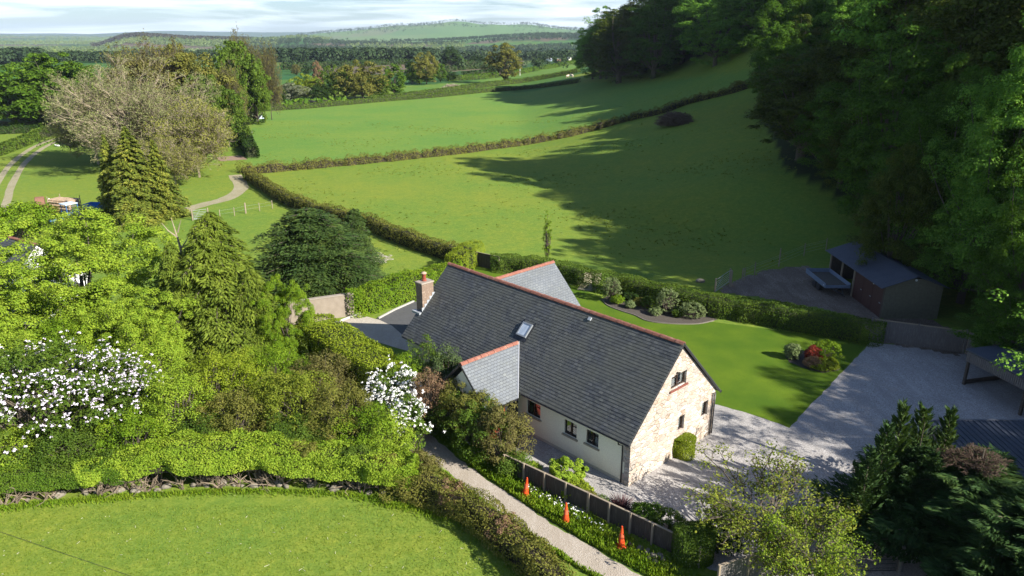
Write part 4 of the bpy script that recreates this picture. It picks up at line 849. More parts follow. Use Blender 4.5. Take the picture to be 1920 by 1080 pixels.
# ================================================================== TREES AND SHRUBS, LEFT AND MIDDLE
def put(name, p, ytop, wpx, src, trm, crm, label, cat='tree', group=None, rz=0, tn='trunk', cn='crown', dims=None, hscale=1.0):
    """src meshes were made for (H, R): scale them so that the thing reaches row ytop and is wpx half wide"""
    H0, R0 = dims; H = topz(p, ytop) * hscale; Rr = size(p, wpx, H * .5); k = Rr / R0
    return plant(name, p, *src, trm, crm, label, cat, group, (k, k, H / H0), rz, tn, cn)
# big lime maples behind the flowering bush
m1 = broad('lime_maple', 101, 8.6, 4.6, .5, .13, 380, 230, .55, lobes=7, flat=.8)
put('maple_tree', onY(170, 46), 412, 165, m1, BARK, L_LIME, 'large yellow green maple left of the golden cypress', dims=(8.6, 4.6))
m2 = broad('lime_maple_b', 102, 8, 4.2, .4, .13, 320, 230, .55, lobes=6, flat=.8)
put('maple_tree', onY(20, 40), 515, 140, m2, BARK, L_LIME, 'yellow green maple at the left edge above the lilac blossom', dims=(8, 4.2), rz=1)
put('maple_tree', onY(275, 39.5), 555, 95, m2, BARK, L_LIME, 'lower yellow green maple between lilac blossom and golden cypress', dims=(8, 4.2), rz=3)
put('maple_tree', onY(-80, 47), 440, 80, m1, BARK, L_BRIGHT, 'green maple cut by the left edge of the picture', dims=(8.6, 4.6), rz=2)
# golden cypress with bare top, dark spreading cypress (cedar like)
c1 = conifer('golden_cypress', 103, 9.5, 4.4, .3, .32, 250, 300, .32, .5, asp=.30, spread=.5, irr=.2)
put('golden_cypress', onY(430, 44.0), 398, 120, c1, BARK, L_CYP, 'big olive gold cypress with a bare forked top', dims=(9.5, 4.4))
pt = onY(366, 44.8); pt.z = topz(pt, 560); bt = twiggy('bare_top', 7, 3.4, .9, .5, 4, .35, 0, fan=2, r0=.09, mainn=1)
put('golden_cypress', onY(355, 43.0), 455, 70, c1, BARK, L_CYP, 'left shoulder of olive gold cypress, a shorter tree', dims=(9.5, 4.4), rz=4)
put('golden_cypress', onY(490, 42.5), 500, 62, c1, BARK, L_CYP, 'smaller olive gold cypress in front of the spreading dark one', dims=(9.5, 4.4), rz=2)
tsn = empty('dead_treetop', onY(366, 44.6), 0, 'bare pale forked dead stem standing out of the olive gold cypress', 'dead tree')
zt_ = topz(onY(366, 44.6), 408); MB().tube([(0, 0, -.2), (.1, 0, zt_ * .6), (.15, 0, zt_ * .8), (0, 0, zt_ * .9), (-.15, 0, zt_)], [.14, .11, .08, .05, .015], 6).build('trunk', PALEBARK, tsn)
for j, (x, z1, z0) in enumerate([(1.0, .90, .78), (-.7, .97, .86), (.55, .99, .90), (1.5, .84, .80), (-.5, .84, .74)]):
    MB().tube([(.13, 0, zt_ * z0), (x * .6, -.1, zt_ * (z0 + (z1 - z0) * .5)), (x, -.2, zt_ * z1)], [.055, .035, .01], 5).build('branch', PALEBARK, tsn)
cd = conifer('spreading_cypress', 104, 8.6, 5.6, .4, .30, 200, 330, .16, .42, up=.12, asp=.34, spread=.6)
put('dark_conifer', onY(590, 56.5), 392, 128, cd, BARK, L_CEDAR, 'wide dark green conifer with layered drooping sprays above the gravel patch', dims=(8.6, 5.6))
put('dark_conifer', onY(672, 62), 392, 42, cd, BARK, L_CEDAR, 'narrow dark conifer spire joined to the right of the wide one', dims=(8.6, 5.6), rz=2)
put('maple_tree', onY(545, 43), 528, 52, m2, BARK, L_BRIGHT, 'small fresh green maple in front of the wide dark conifer', dims=(8, 4.2), rz=5)
put('blossom_tree', onY(712, 66), 476, 22, broad('blossom_t', 105, 3, 1.6, .4, .12, 40, 60, .35), BARK, leafmat('pale_pink_blossom', (.45, .38, .36), (.6, .52, .5), (.55, .55, .45)), 'small pale pink blossom tree behind the dark conifer', dims=(3, 1.6))
# rhododendron with lilac white flowers
RH = onY(95, 32.8)
bush('flowering_bush', RH, size(RH, 195, 2), 3.4, topz(RH, 655), 110, .13, 34000, L_MID, 'large bush covered in pale lilac blossom at the left edge', cr=.42, flowers=(1500, .085, LILAC), open_=.6)
# mixed shrub bank between hedge and conifers
L_YB = leafmat('yellowish_leaves', (0.10, 0.14, 0.015), (0.165, 0.205, 0.022), (0.24, 0.26, 0.03), nscale=1.2)
bank = [  # px, Y, ytop, half width px, material, leaf, label
    (345, 33.2, 700, 72, L_LIME, .11, 'yellow green shrub right of the lilac blossom, behind the front hedge'),
    (300, 37, 640, 70, L_LIME, .12, 'tall lime shrub behind the lilac blossom'),
    (425, 35.5, 668, 85, L_GOLD, .11, 'golden green shrub below the golden cypress'),
    (455, 32.8, 742, 75, L_OLIVE, .11, 'rounded olive shrub just behind the front hedge, middle'),
    (520, 37.5, 655, 70, L_BRIGHT, .11, 'fresh green shrub right of the golden cypress foot'),
    (560, 34, 700, 80, L_YB, .11, 'yellowish shrub in the bank left of the white blossom'),
    (610, 36.5, 668, 60, L_BROWN, .11, 'thin brownish leaved shrub rising above the bank'),
    (640, 33, 730, 75, L_OLIVE, .10, 'olive shrub behind the right half of the front hedge'),
    (700, 31.8, 770, 62, L_BRIGHT, .10, 'green shrub under the white blossom'),
    (735, 31.4, 780, 42, L_LIME, .10, 'lime shrub at the corner of front hedge and lane'),
    (230, 35.5, 690, 60, L_MID, .11, 'green shrub wedged behind the lilac blossom'),
    (390, 32.0, 785, 60, L_MID, .10, 'low dark green shrub touching the front hedge'),
    (555, 31.9, 785, 70, L_MID, .10, 'low green shrub touching the front hedge, farther right'),
    (150, 30.9, 800, 90, L_MID, .10, 'low green shrub filling the gap under the lilac blossom'), (40, 30.6, 815, 80, L_LIME, .10, 'low lime shrub at the left edge under the lilac blossom'), (265, 31.2, 775, 60, L_BRIGHT, .10, 'low bright shrub at the right foot of the lilac blossom'),
    (40, 36.5, 625, 90, L_LIME, .13, 'lime shrub above the lilac blossom at left edge'),
    (160, 38, 600, 90, L_BRIGHT, .13, 'bright green shrub between the maples')]
for k, (px, Y, yt, wpx, mm, lf, lb) in enumerate(bank):
    p = onY(px, Y); r_ = size(p, wpx, 1.5); bush('shrub', p, r_, r_ * .85, topz(p, yt), 120 + k, lf * .85, int(6400 * min(4, r_ * r_ * .42 + .6)), mm, lb, 'shrub', 'shrubs in the bank behind the front hedge', cr=.38, open_=.55)
# white flowering shrubs and the hedge bank along the lane
for k, (px, Y, yt, wpx, nf, lb) in enumerate([(735, 35.2, 686, 42, 120, 'shrub thick with white blossom left of the lane, taller'), (772, 32.4, 748, 28, 60, 'shrub with white blossom leaning over the start of the lane')]):
    p = onY(px, Y); r_ = size(p, wpx, 2); bush('white_blossom_shrub', p, r_, r_, topz(p, yt), 150 + k, .11, 5200, L_MID, lb, 'shrub', flowers=(nf * 4, .085, WHITE), cr=.3)
lanebank = [
    (800, 38.6, 640, 45, L_MID, .10, 'green bush against the left end of the front eaves'),
    (842, 37.2, 655, 36, leafmat('rosemary', (.05, .08, .03), (.08, .12, .045), (.12, .16, .05)), .10, 'upright grey green bush below the front eaves'),
    (812, 34.6, 696, 42, L_PINKISH, .08, 'brown twiggy bush left of the porch'),
    (760, 37.5, 668, 40, L_BRIGHT, .10, 'bright bush in front of the left gable corner'),
    (868, 34.2, 715, 52, L_OLIVE, .10, 'olive bush close left of the porch roof'),
    (852, 34.2, 740, 45, L_MID, .10, 'dark green bush on the lane bank'),
    (905, 32.4, 758, 56, L_MID, .11, 'large green bush on the lane bank in front of the porch'),
    (945, 31.6, 765, 52, L_BROWN, .11, 'rust tinged leafy bush in front of the red door'),
    (890, 33.2, 735, 45, L_OLIVE, .10, 'yellowish bush in front of the porch gable'),
    (960, 30.9, 850, 30, L_MID, .10, 'low green bush at the left end of the board fence'),
    (895, 32.0, 830, 36, L_OAK, .09, 'dark low bush on the inner side of the lane')]
for k, (px, Y, yt, wpx, mm, lf, lb) in enumerate(lanebank):
    p = onY(px, Y); r_ = size(p, wpx, 1); bush('lane_bush', p, r_, r_ * .9, topz(p, yt), 160 + k, lf * .85, int(5600 * min(3.2, r_ * r_ * .5 + .7)), mm, lb, 'bush', 'bushes between lane and house', cr=.3, open_=.5)
# verge weeds (uncountable)
vr = np.random.default_rng(77); vp = []
for i in range(len(lane) - 1):
    if i < 8: continue
    a = lane[i]; b = lane[i + 1]; d = (b - a).normalized(); nn = Vector((-d.y, d.x, 0)) * -1
    if nn.y < 0: nn = -nn
    for j in range(620):
        q = a.lerp(b, vr.random()) + nn * (0.66 + abs(vr.normal()) * .75 if vr.random() < .85 else -(.66 + vr.random() * .2)); vp.append((q.x, q.y, abs(vr.normal()) * .11 * min(1.5, 1)))
vp = np.array(vp); vn = unit(rdir(vr, len(vp)) + np.array([0, 0, .4])); D = unit(rdir(vr, len(vp)) * .5 + np.array([0, 0, 1.]))
tag(link('verge_weeds', npmesh('verge_weeds', leafdir(vp, D, vn, .16 * vr.uniform(.5, 1.4, len(vp)), .055), 4), L_BRIGHT), 'long grass and weeds along the lane verge', 'weeds', kind='stuff')
# grass tufts fringing the foreground hedge, and straw wisps on the near field
tp = []
for p in fl1 + fl2 + lh:
    for j in range(160): tp.append((p.x + vr.normal() * .45, p.y - abs(vr.normal()) * .22 - .75 if p.y > 27.9 else p.y + vr.normal() * .3, vr.random() * .12))
tp = np.array(tp); D = unit(rdir(vr, len(tp)) * .6 + np.array([0, 0, 1.]))
tag(link('hedge_foot_grass', npmesh('hedge_foot_grass', leafdir(tp, D, unit(rdir(vr, len(tp)) + np.array([0, -.5, .5])), .2 * vr.uniform(.5, 1.4, len(tp)), .04), 4), L_BRIGHT), 'rough grass at the foot of the front hedge', 'grass', kind='stuff')
n = 42000; gx = vr.uniform(-24, 12, n); gy = vr.uniform(19.5, 29, n); okk = np.ones(n, bool)
lhx = np.array([q.x for q in lh]); lhy = np.array([q.y for q in lh]); lim = np.interp(gy, lhy[::-1], lhx[::-1]); okk &= (gx < lim - .5) & (gy < 28.2)
gp_ = np.stack([gx[okk], gy[okk], vr.uniform(.0, .03, okk.sum())], 1); D = unit(rdir(vr, len(gp_)) * .8 + np.array([0, 0, .8]))
tag(link('field_grass', npmesh('field_grass', leafdir(gp_, D, unit(rdir(vr, len(gp_)) + np.array([0, 0, .6])), .10 * vr.uniform(.5, 1.6, len(gp_)), .028), 4), leafmat('grass_blades', (0.10, 0.16, 0.015), (0.165, 0.225, 0.022), (0.24, 0.28, 0.05))), 'short grass tufts in the near lawn field', 'grass', kind='stuff')
n = 170; qx = vr.uniform(-22, 2, n); qy = vr.uniform(20, 27.5, n); A = np.stack([qx, qy, np.full(n, .035)], 1); dd = rdir(vr, n) * np.array([1, 1, .05])
tag(link('straw_litter', npmesh('straw_litter', segs(A, A + dd * vr.uniform(.05, .22, (n, 1)), [.009] * n, [.005] * n), 4), mat('dry_straw', (.5, .46, .34), (.6, .56, .45), 3)), 'pale straw wisps lying in the near lawn field', 'straw', kind='stuff')
# --- garden shrubs behind the lawn
SG = 'clipped shrubs in the bed behind the lawn'
shr = [  # px, base py, top py, half width px, material, square, label
    (1148, 570, 527, 15, L_GREY, 2.6, 'tall rounded pale variegated shrub, leftmost in the lawn bed'),
    (1170, 557, 528, 9, L_GOLD, 4, 'clipped golden box shaped shrub behind the pale leftmost one'),
    (1158, 573, 556, 11, L_BRIGHT, 2, 'low bright green shrub in front of the pale leftmost one'),
    (1184, 569, 552, 12, L_DARK, 4, 'dark square clipped shrub in the bed'),
    (1183, 580, 567, 8, L_GREY, 2, 'small silvery shrub at the bed edge, left'),
    (1200, 576, 561, 11, L_OLIVE, 2, 'small olive dome between dark square and large dome'),
    (1221, 583, 560, 16, L_MID, 2.2, 'broad dark green dome in the middle of the bed'),
    (1222, 562, 550, 12, L_GREY, 2, 'pale dome at the back of the bed against the hedge'),
    (1231, 594, 580, 11, L_GREY, 2, 'small silvery dome at the front of the bed'),
    (1253, 592, 549, 19, L_GREY, 2.3, 'tall pale green rounded shrub right of the middle'),
    (1268, 570, 545, 15, L_GOLD, 2.5, 'golden shrub behind the tall pale one'),
    (1285, 583, 556, 13, L_PURPLE, 3.5, 'dark bronze square shrub against the hedge'),
    (1272, 597, 581, 9, L_MID, 2, 'small green shrub between the tall pale and the blue grey one'),
    (1303, 602, 571, 22, L_GREY, 2.1, 'wide blue grey bun shrub, rightmost in the bed')]
for k, (px, b, tpx, wpx, mm, sq, lb) in enumerate(shr):
    p = at(px, b); r_ = size(p, wpx, .5) * 1.06; p = p + Vector((0, r_ * .9, 0)); bush('clipped_shrub', p, r_, r_, max(.4, topz(p, tpx)) * 1.12, 200 + k, .075, int(5200 * min(2.5, r_ + .4)), mm, lb, 'shrub', SG, cr=.12, square=sq, open_=.8, per=30)
bed = [at(*q).to_tuple()[:2] for q in [(1128, 562), (1140, 574), (1165, 584), (1190, 592), (1215, 603), (1260, 608), (1310, 608), (1345, 600), (1350, 588), (1250, 565), (1150, 548)]]
SOIL = mat('dark_bed_soil', (0.06, 0.05, 0.04), (0.10, 0.085, 0.07), 8, .95, .5, .03); sheet('planting_bed', wobble(bed, .4, .04), .026, SOIL, 'dark soil bed with clipped shrubs')
em = MB(); bp = wobble(smoothline([Vector((*q, 0)) for q in bed[:8]], 5), .3, .01, close=False)
for i in range(len(bp) - 1): em.bar((bp[i][0], bp[i][1], .04), (bp[i + 1][0], bp[i + 1][1], .04), .07, .10)
tag(em.build('bed_edging', mat('edging_stone', (.2, .18, .15), (.14, .12, .1), 4)), 'low dark edging along the shrub bed', 'edging')
isl = [at(*q).to_tuple()[:2] for q in [(1472, 668), (1480, 680), (1515, 693), (1545, 700), (1575, 694), (1560, 672), (1520, 660), (1485, 656)]]
sheet('island_bed', wobble(isl, .4, .04), .026, SOIL, 'soil island bed near the lawn corner')
for k, (px, b, tpx, wpx, mm, sq, cr, lb) in enumerate([
    (1489, 677, 650, 13, L_GREY, 2.2, .12, 'pale green round shrub, left in the island bed'), (1553, 683, 646, 24, L_BRIGHT, 2.3, .12, 'large bright green clipped ball in the island bed'),
    (1527, 683, 655, 13, L_RED, 2, .14, 'red leaved shrub beside the bright green ball'), (1550, 697, 677, 26, L_GOLD, 2.4, .12, 'low golden mound at the front of the island bed'), (1527, 693, 674, 14, L_PINKISH, 2, .12, 'pinkish low shrub below the red one')]):
    p = at(px, b); r_ = size(p, wpx, .5) * 1.08; p = p + Vector((0, r_ * .7, 0)); bush('clipped_shrub', p, r_, r_ * .9, max(.35, topz(p, tpx)) * 1.15, 230 + k, .075, int(6000 * min(2.5, r_ + .4)), mm, lb, 'shrub', 'shrubs in the island bed', cr=cr, square=sq, open_=.8, per=30)
# narrow columnar tree, box shaped shrubs by the gable and by the fence
pc = at(1025, 500); ct = broad('column_tree', 240, 4.2, .42, .5, .09, 90, 34, .14, lobes=3, trunk_r=.05)
put('column_tree', pc, 399, 8, ct, BARK, L_BRIGHT, 'thin columnar young tree behind the rear wing', dims=(4.2, .42))
p = at(1279, 862); hedge('box_shrub', [p + Vector((-.22, .55, 0)), p + Vector((.22, .35, 0))], .95, 1.12, L_GOLD, 'golden clipped box shrub against the stone gable', .06, 3200, 241, 'shrub', round_=.1, shell=.14, wob=.05, rough=.03)
p = at(1304, 1066); hedge('box_shrub', [p + Vector((-.3, .6, 0)), p + Vector((.3, .6, 0))], 1.1, 1.5, L_MID, 'dark square clipped shrub at the right end of the board fence', .06, 2600, 242, 'shrub', round_=.1, shell=.14, wob=.05, rough=.03)
FS = 'small plants along the board fence'
for k, (px, Y, yt, wpx, mm, lf, lb) in enumerate([(1062, 29.9, 868, 36, L_LIME, .13, 'large leaved yellow shrub inside the fence'), (1082, 29.0, 905, 30, L_GOLD, .10, 'golden shrub in front of the large leaved one'), (1103, 28.3, 925, 14, L_BROWN, .08, 'small pink tinged shrub inside the fence'),
        (1212, 26.9, 950, 30, L_OAK, .08, 'dark low shrub right of the purple grass plant'), (1250, 26.3, 962, 32, L_MID, .08, 'spreading green shrub near the fence end'), (998, 30.9, 872, 16, L_LIME, .08, 'tiny yellow shrub at the head of the fence'), (1125, 28.2, 940, 16, L_GREY, .08, 'grey green low plant left of the purple grass plant'),
        (1345, 25.2, 975, 40, L_DARK, .09, 'dark shrub in the shade behind the square shrub')]):
    p = onY(px, Y); r_ = size(p, wpx, .5); bush('fence_shrub', p, r_, r_, max(.3, topz(p, yt)), 250 + k, lf, int(4200 * min(2, r_ + .3)), mm, lb, 'shrub', FS, cr=.18, open_=.6)
pp = onY(1163, 27.7); rg_ = np.random.default_rng(12); n = 260; A = np.zeros((n, 3)); A[:, :2] = rg_.normal(size=(n, 2)) * .10; dd = unit(rg_.normal(size=(n, 3)) * np.array([.55, .55, .2]) + np.array([0, 0, 1.])); Ls = rg_.uniform(.5, 1.05, (n, 1)); mid = A + dd * Ls * .6; end = mid + (dd * np.array([1.3, 1.3, .5])) * Ls * .4
tag(link('purple_flax', npmesh('purple_flax', np.concatenate([segs(A, mid, [.02] * n, [.018] * n), segs(mid, end, [.018] * n, [.002] * n)]), 4), mat('purple_blades', (.07, .03, .03), (.05, .02, .025), 9, .5), loc=pp), 'spiky dark purple flax plant inside the fence', 'plant')
# open crowned small tree in front of the drive
sm = twiggy('open_tree', 260, 5.2, 3.2, 1.3, 5, .5, 9500, .135, fan=2, r0=.06, mainn=4, budup=.8)
p = onY(1425, 24.9); H = topz(p, 895); plant('young_tree', p, sm[0], sm[1], BARK, leafmat('young_leaves', (.09, .13, .018), (.16, .20, .025), (.27, .28, .04)), 'thin open crowned young tree with yellow green leaves in front of the drive', 'tree', None, (.98, .9, H / 5.2), 0, 'trunk', 'leaves')
p = onY(1500, 22.6); plant('young_tree', p, sm[0], sm[1], BARK, L_LIME, 'bright leafed low young tree at the bottom edge beside the metal gate', 'tree', None, (.62, .55, .62), 2, 'trunk', 'leaves')
# big dark cypress with browned top, lower right
ly = conifer('dark_cypress', 270, 6.6, 4.6, .2, .36, 150, 620, .02, .50, up=.30, asp=.24, spread=.42, topcut=.25, irr=.16)
ldr = conifer('cypress_leader', 273, 2.2, .62, .1, .22, 60, 60, .0, .6, up=.6, asp=.24, spread=.4)
p = onY(1800, 25.2); plant('dark_cypress', p, *ly, BARK, L_LEYL, 'big dark feathery cypress filling the lower right corner', 'tree', None, (1.0, .9, .76), 0)
p = onY(1690, 26.2); plant('dark_cypress', p, *ly, BARK, L_LEYL, 'left leaning lobe of dark cypress reaching over the drive', 'tree', None, (.42, .42, .86), 1.1)
for k, (lx, ly_, yt_) in enumerate([(1650, 26.6, 762), (1688, 26.8, 768), (1738, 27.0, 772), (1625, 26.0, 800), (1600, 25.4, 850)]):
    p = onY(lx, ly_); z1_ = topz(p, yt_); q_ = plant('cypress_leader', p, *ldr, BARK, L_LEYL if k > 2 else L_CEDAR, ['upright feathery cypress tip nearest the lawn', 'second upright cypress tip from the left', 'upright cypress tip against the ribbed roof', 'lower side tip of the dark cypress', 'lowest left tip of the dark cypress'][k], 'tree', None, (1, 1, max(.8, z1_ / 2.2)), k)
p = onY(1905, 22.0); plant('dark_cypress', p, *ly, BARK, L_LEYL, 'dark cypress at the very corner of the picture', 'tree', None, (.8, .8, .85), 2.4)
bt2 = twiggy('brown_twigs', 271, 1.6, 1.5, .1, 6, .3, 1400, .1, fan=3, r0=.05, mainn=8)
p = onY(1790, 25.4); o = plant('cut_brown_branches', p, *bt2, mat('brown_twig_bark', (.10, .065, .045), (.07, .045, .03), 4), L_DARK, 'browned cut back twigs on top of the dark cypress', 'branches', None, (.65, .5, .35), 0, 'stems', 'leaves'); o.location.z = 3.9
# --- big trees left of centre
L_TAN = leafmat('tan_buds', (0.16, 0.1615, 0.068), (0.216, 0.2232, 0.096), (0.176, 0.228, 0.056)); L_YOL = leafmat('yellow_olive', (0.13, 0.145, 0.03), (0.20, 0.21, 0.045), (0.27, 0.26, 0.06)); L_FIELD = leafmat('field_green', (0.06, 0.11, 0.014), (0.095, 0.155, 0.018), (0.13, 0.19, 0.024))
dead = twiggy('dead_tree', 280, 17, 8, 3, 6, 1.2, 42000, .24, fan=3, mainn=13)
put('bare_tree', onY(262, 116), 135, 108, dead, PALEBARK, L_TAN, 'huge pale bare branched tree behind the dark spruce', dims=(17, 8))
dead2 = twiggy('dead_tree_b', 281, 12, 6, 2, 6, 1.0, 20000, .28, fan=3, mainn=9)
put('bare_tree', onY(375, 110), 200, 66, dead2, PALEBARK, L_YOL, 'half bare tree with thin yellow leaves right of the huge bare one', dims=(12, 6))
put('bare_tree', onY(185, 122), 170, 60, dead2, PALEBARK, L_TAN, 'pale dead leaning tree at the left of the huge bare one', dims=(12, 6), rz=2)
put('bare_tree', onY(330, 104), 265, 50, dead2, PALEBARK, L_YOL, 'low yellow leafed bare tree between spruce and paddock', dims=(12, 6), rz=4)
sp = conifer('spruce', 282, 13, 4.6, .4, .5, 210, 210, .22, .8, asp=.32, spread=.4, irr=.16)
put('spruce_tree', onY(264, 82), 238, 60, sp, BARK, L_SPRUCE, 'tall spiky olive spruce standing before the bare tree', dims=(13, 4.6))
put('spruce_tree', onY(222, 83), 252, 36, sp, BARK, L_SPRUCE, 'smaller spruce spire left of the tall spruce', dims=(13, 4.6), rz=1)
put('spruce_tree', onY(308, 84), 262, 42, sp, BARK, L_SPRUCE, 'smaller spruce spire right of the tall spruce', dims=(13, 4.6), rz=2)
bb1 = broad('mid_tree', 283, 15, 7, .6, .5, 260, 95, 1.3, lobes=6); bb2 = broad('mid_tree_b', 284, 14, 6.5, .5, .5, 240, 95, 1.2, lobes=7)
bb3 = twiggy('thin_tree', 285, 15, 6.5, 2, 6, 1.1, 16000, .36, fan=3, mainn=12)
MT = [  # px, Y, top, halfwidth, src, dims, leaf, label
    (122, 176, 104, 70, bb1, (15, 7), L_OAK, 'dark green round oak, tallest of the far left group'), (32, 172, 142, 74, bb2, (14, 6.5), L_OAK, 'dark green oak at the left edge of the picture'),
    (78, 186, 124, 64, bb2, (14, 6.5), L_OAK, 'dark oak between the two front oaks at far left'), (-20, 180, 150, 50, bb1, (15, 7), L_OAK, 'oak mostly outside the left edge'), (160, 182, 130, 46, bb1, (15, 7), L_OAK, 'oak at the right end of the far left group'),
    (320, 150, 92, 55, bb3, (15, 6.5), L_BROWN, 'brown budding tree behind the huge bare tree'), (255, 160, 105, 42, bb3, (15, 6.5), L_OLIVE, 'olive budding tree, leftmost behind the bare tree'), (380, 150, 110, 55, bb2, (14, 6.5), L_OLIVE, 'dull olive tree behind the half bare tree'),
    (290, 138, 125, 55, bb2, (14, 6.5), L_BROWN, 'brown green tree filling the gap behind bare branches'), (400, 138, 145, 45, bb1, (15, 7), L_MID, 'green tree at the end of the short dark hedge'), (350, 175, 88, 40, bb1, (15, 7), L_OLIVE, 'olive round topped tree on the crest of the group'),
    (452, 178, 82, 42, bb1, (15, 7), L_FIELD, 'tall bright green tree, highest right of the bare trees'), (485, 180, 118, 28, bb2, (14, 6.5), L_FIELD, 'bright green lower tree beside the tallest bright one'), (438, 160, 130, 30, bb3, (15, 6.5), L_OLIVE, 'thin olive tree left under the tall bright one'),
    (510, 190, 95, 20, bb3, (15, 6.5), L_BROWN, 'slim pale brown tree at the right end of the group'), (430, 142, 175, 30, bb2, (14, 6.5), L_MID, 'green tree beside the white blossom'), (465, 186, 75, 22, bb3, (15, 6.5), L_BROWN, 'thin brown tree poking above the tall bright one')]
for k, (px, Y, yt, wpx, src, dm, mm, lb) in enumerate(MT): put('field_tree', onY(px, Y), yt, wpx, src, BARK, mm, lb, dims=dm, rz=k * 1.3, group='trees in the belt left of the fields')
put('hawthorn', at(464, 226), 186, 15, bb2, BARK, leafmat('hawthorn_blossom', (.45, .47, .40), (.58, .6, .52), (.12, .2, .06)), 'white blossoming hawthorn at the edge of the second field', dims=(14, 6.5))
put('hawthorn', at(1383, 170), 152, 12, bb2, BARK, L_OLIVE, 'yellowish bush where the long hedge meets the wood', dims=(14, 6.5), cat='bush')
# middle distance row (px, base py, top py, half width px)
ft1 = broad('far_tree', 290, 14, 7, .3, .7, 190, 60, 1.6, lobes=6); ft2 = broad('far_tree_b', 291, 14, 6, .8, .7, 160, 60, 1.4, lobes=5)
FT = [(547, 190, 158, 26, ft1, leafmat('pale_willow', (.12, .14, .07), (.18, .2, .11), (.3, .32, .24)), 'pale grey green willow bush at the left of the far row'), (520, 193, 166, 18, ft1, L_DARK, 'dark thorn bush beside the pale willow'), (575, 186, 142, 20, ft1, L_GOLD, 'yellow topped tree behind the pale willow'),
    (600, 189, 160, 22, ft1, L_DARK, 'dark bush between willow and bright tree'), (627, 186, 127, 19, ft1, L_FIELD, 'bright green tree in the far row'), (598, 178, 120, 10, ft2, L_PINKISH, 'pinkish bare looking tree behind the yellow one'),
    (681, 186, 119, 31, ft1, L_OLIVE, 'widest brownish green tree in the far row'), (667, 183, 143, 12, ft2, L_GOLD, 'golden tree in front of the brownish one'), (651, 186, 130, 14, ft2, L_MID, 'green tree squeezed left of the widest one'),
    (712, 184, 145, 17, ft1, L_MID, 'mid green tree between the widest and the dark one'), (741, 180, 125, 22, ft2, L_OAK, 'dark green tree standing in front, right part of the far row'), (773, 158, 119, 11, ft2, L_OAK, 'slim dark tree left of the tall pair'),
    (800, 158, 102, 21, ft1, L_OLIVE, 'tallest tree of the group behind the field'), (787, 158, 131, 20, ft1, L_OAK, 'round dull green tree under the tallest'), (826, 154, 122, 12, ft2, L_OAK, 'dark tree right of the tallest'), (843, 152, 134, 11, ft1, L_DARK, 'low dark bush ending that group'),
    (846, 124, 90, 20, ft1, L_DARK, 'dark oak in the shaded fields beyond'), (894, 120, 104, 10, ft1, L_DARK, 'small dark oak left of the lone tree'), (860, 122, 104, 12, ft1, L_OAK, 'small dull oak beside the dark oak'), (1008, 127, 110, 9, ft1, L_DARK, 'small dark tree below the caravans'),
    (555, 141, 122, 8, ft2, L_BROWN, 'tiny bare brown tree by the ploughed field'), (575, 140, 127, 8, ft1, L_DARK, 'tiny dark oak by the ploughed field'), (630, 126, 117, 8, ft1, L_DARK, 'small dark tree on the field boundary, left'), (686, 121, 113, 6, ft1, L_DARK, 'small dark tree on the field boundary, right')]
for k, (px, b, yt, wpx, src, mm, lb) in enumerate(FT): put('far_tree', at(px, b), yt, wpx, src, BARK, mm, lb, dims=(14, 7 if src is ft1 else 6), rz=k * 1.7, group='trees in the far row across the fields')
put('lone_tree', at(947, 157), 85, 29, broad('lone_tree', 292, 16, 6.3, 1.6, .6, 190, 60, 1.3, lobes=6, trunk_r=.5), BARK, L_OLIVE, 'lone tall round tree on the bright field', dims=(16, 6.3))
# thicket left in the yard
p = onY(30, 75); bush('yard_bush', p, 4.4, 3, topz(p, 385), 300, .3, 7000, L_BRIGHT, 'bright bush above the neighbour roof at left edge', cr=.7)
p = onY(85, 79); bush('yard_bush', p, 2.2, 2, topz(p, 385), 301, .25, 3000, L_OLIVE, 'yellow bush beside the rusty bale', cr=.5)
p = onY(150, 70); bush('yard_bush', p, 4, 2.4, topz(p, 425), 302, .25, 5000, L_LIME, 'lime bush hiding the tractor wheels', cr=.55)
# brush heaps
TW = mat('dry_brush', (.15, .105, .075), (.10, .07, .05), 4)
def heap(name, p, rx, ry, h, n, L, label, m=TW, seed=1):
    r_ = np.random.default_rng(seed); a = rdir(r_, n); a[:, 2] = np.abs(a[:, 2]); k = r_.uniform(.2, 1, (n, 1)) ** .5; C_ = a * k * np.array([rx, ry, h]) * .9; d = rdir(r_, n) * np.array([1, 1, .45]) * L * r_.uniform(.4, 1.1, (n, 1)) / 2
    return tag(link(name, npmesh(name, segs(C_ - d, C_ + d, r_.uniform(.02, .07, n), [.015] * n), 4), m, loc=p), label, 'brush pile')
p = at(1266, 234); heap('brush_pile', p, 3.6, 2.4, 2.6, 1500, 2.2, 'brown pile of cut brushwood below the long field hedge', seed=3)
p = at(848, 166); heap('brush_pile', p, 5, 3, 2, 400, 3, 'pale brush heap by the far hedge', mat('pale_brush', (.35, .28, .22), (.3, .24, .18), 4), seed=4)
p = at(172, 264); heap('brush_pile', p, 6, 2.5, 2, 900, 2.6, 'reddish brown heap of branches at the end of the farm track', seed=5)

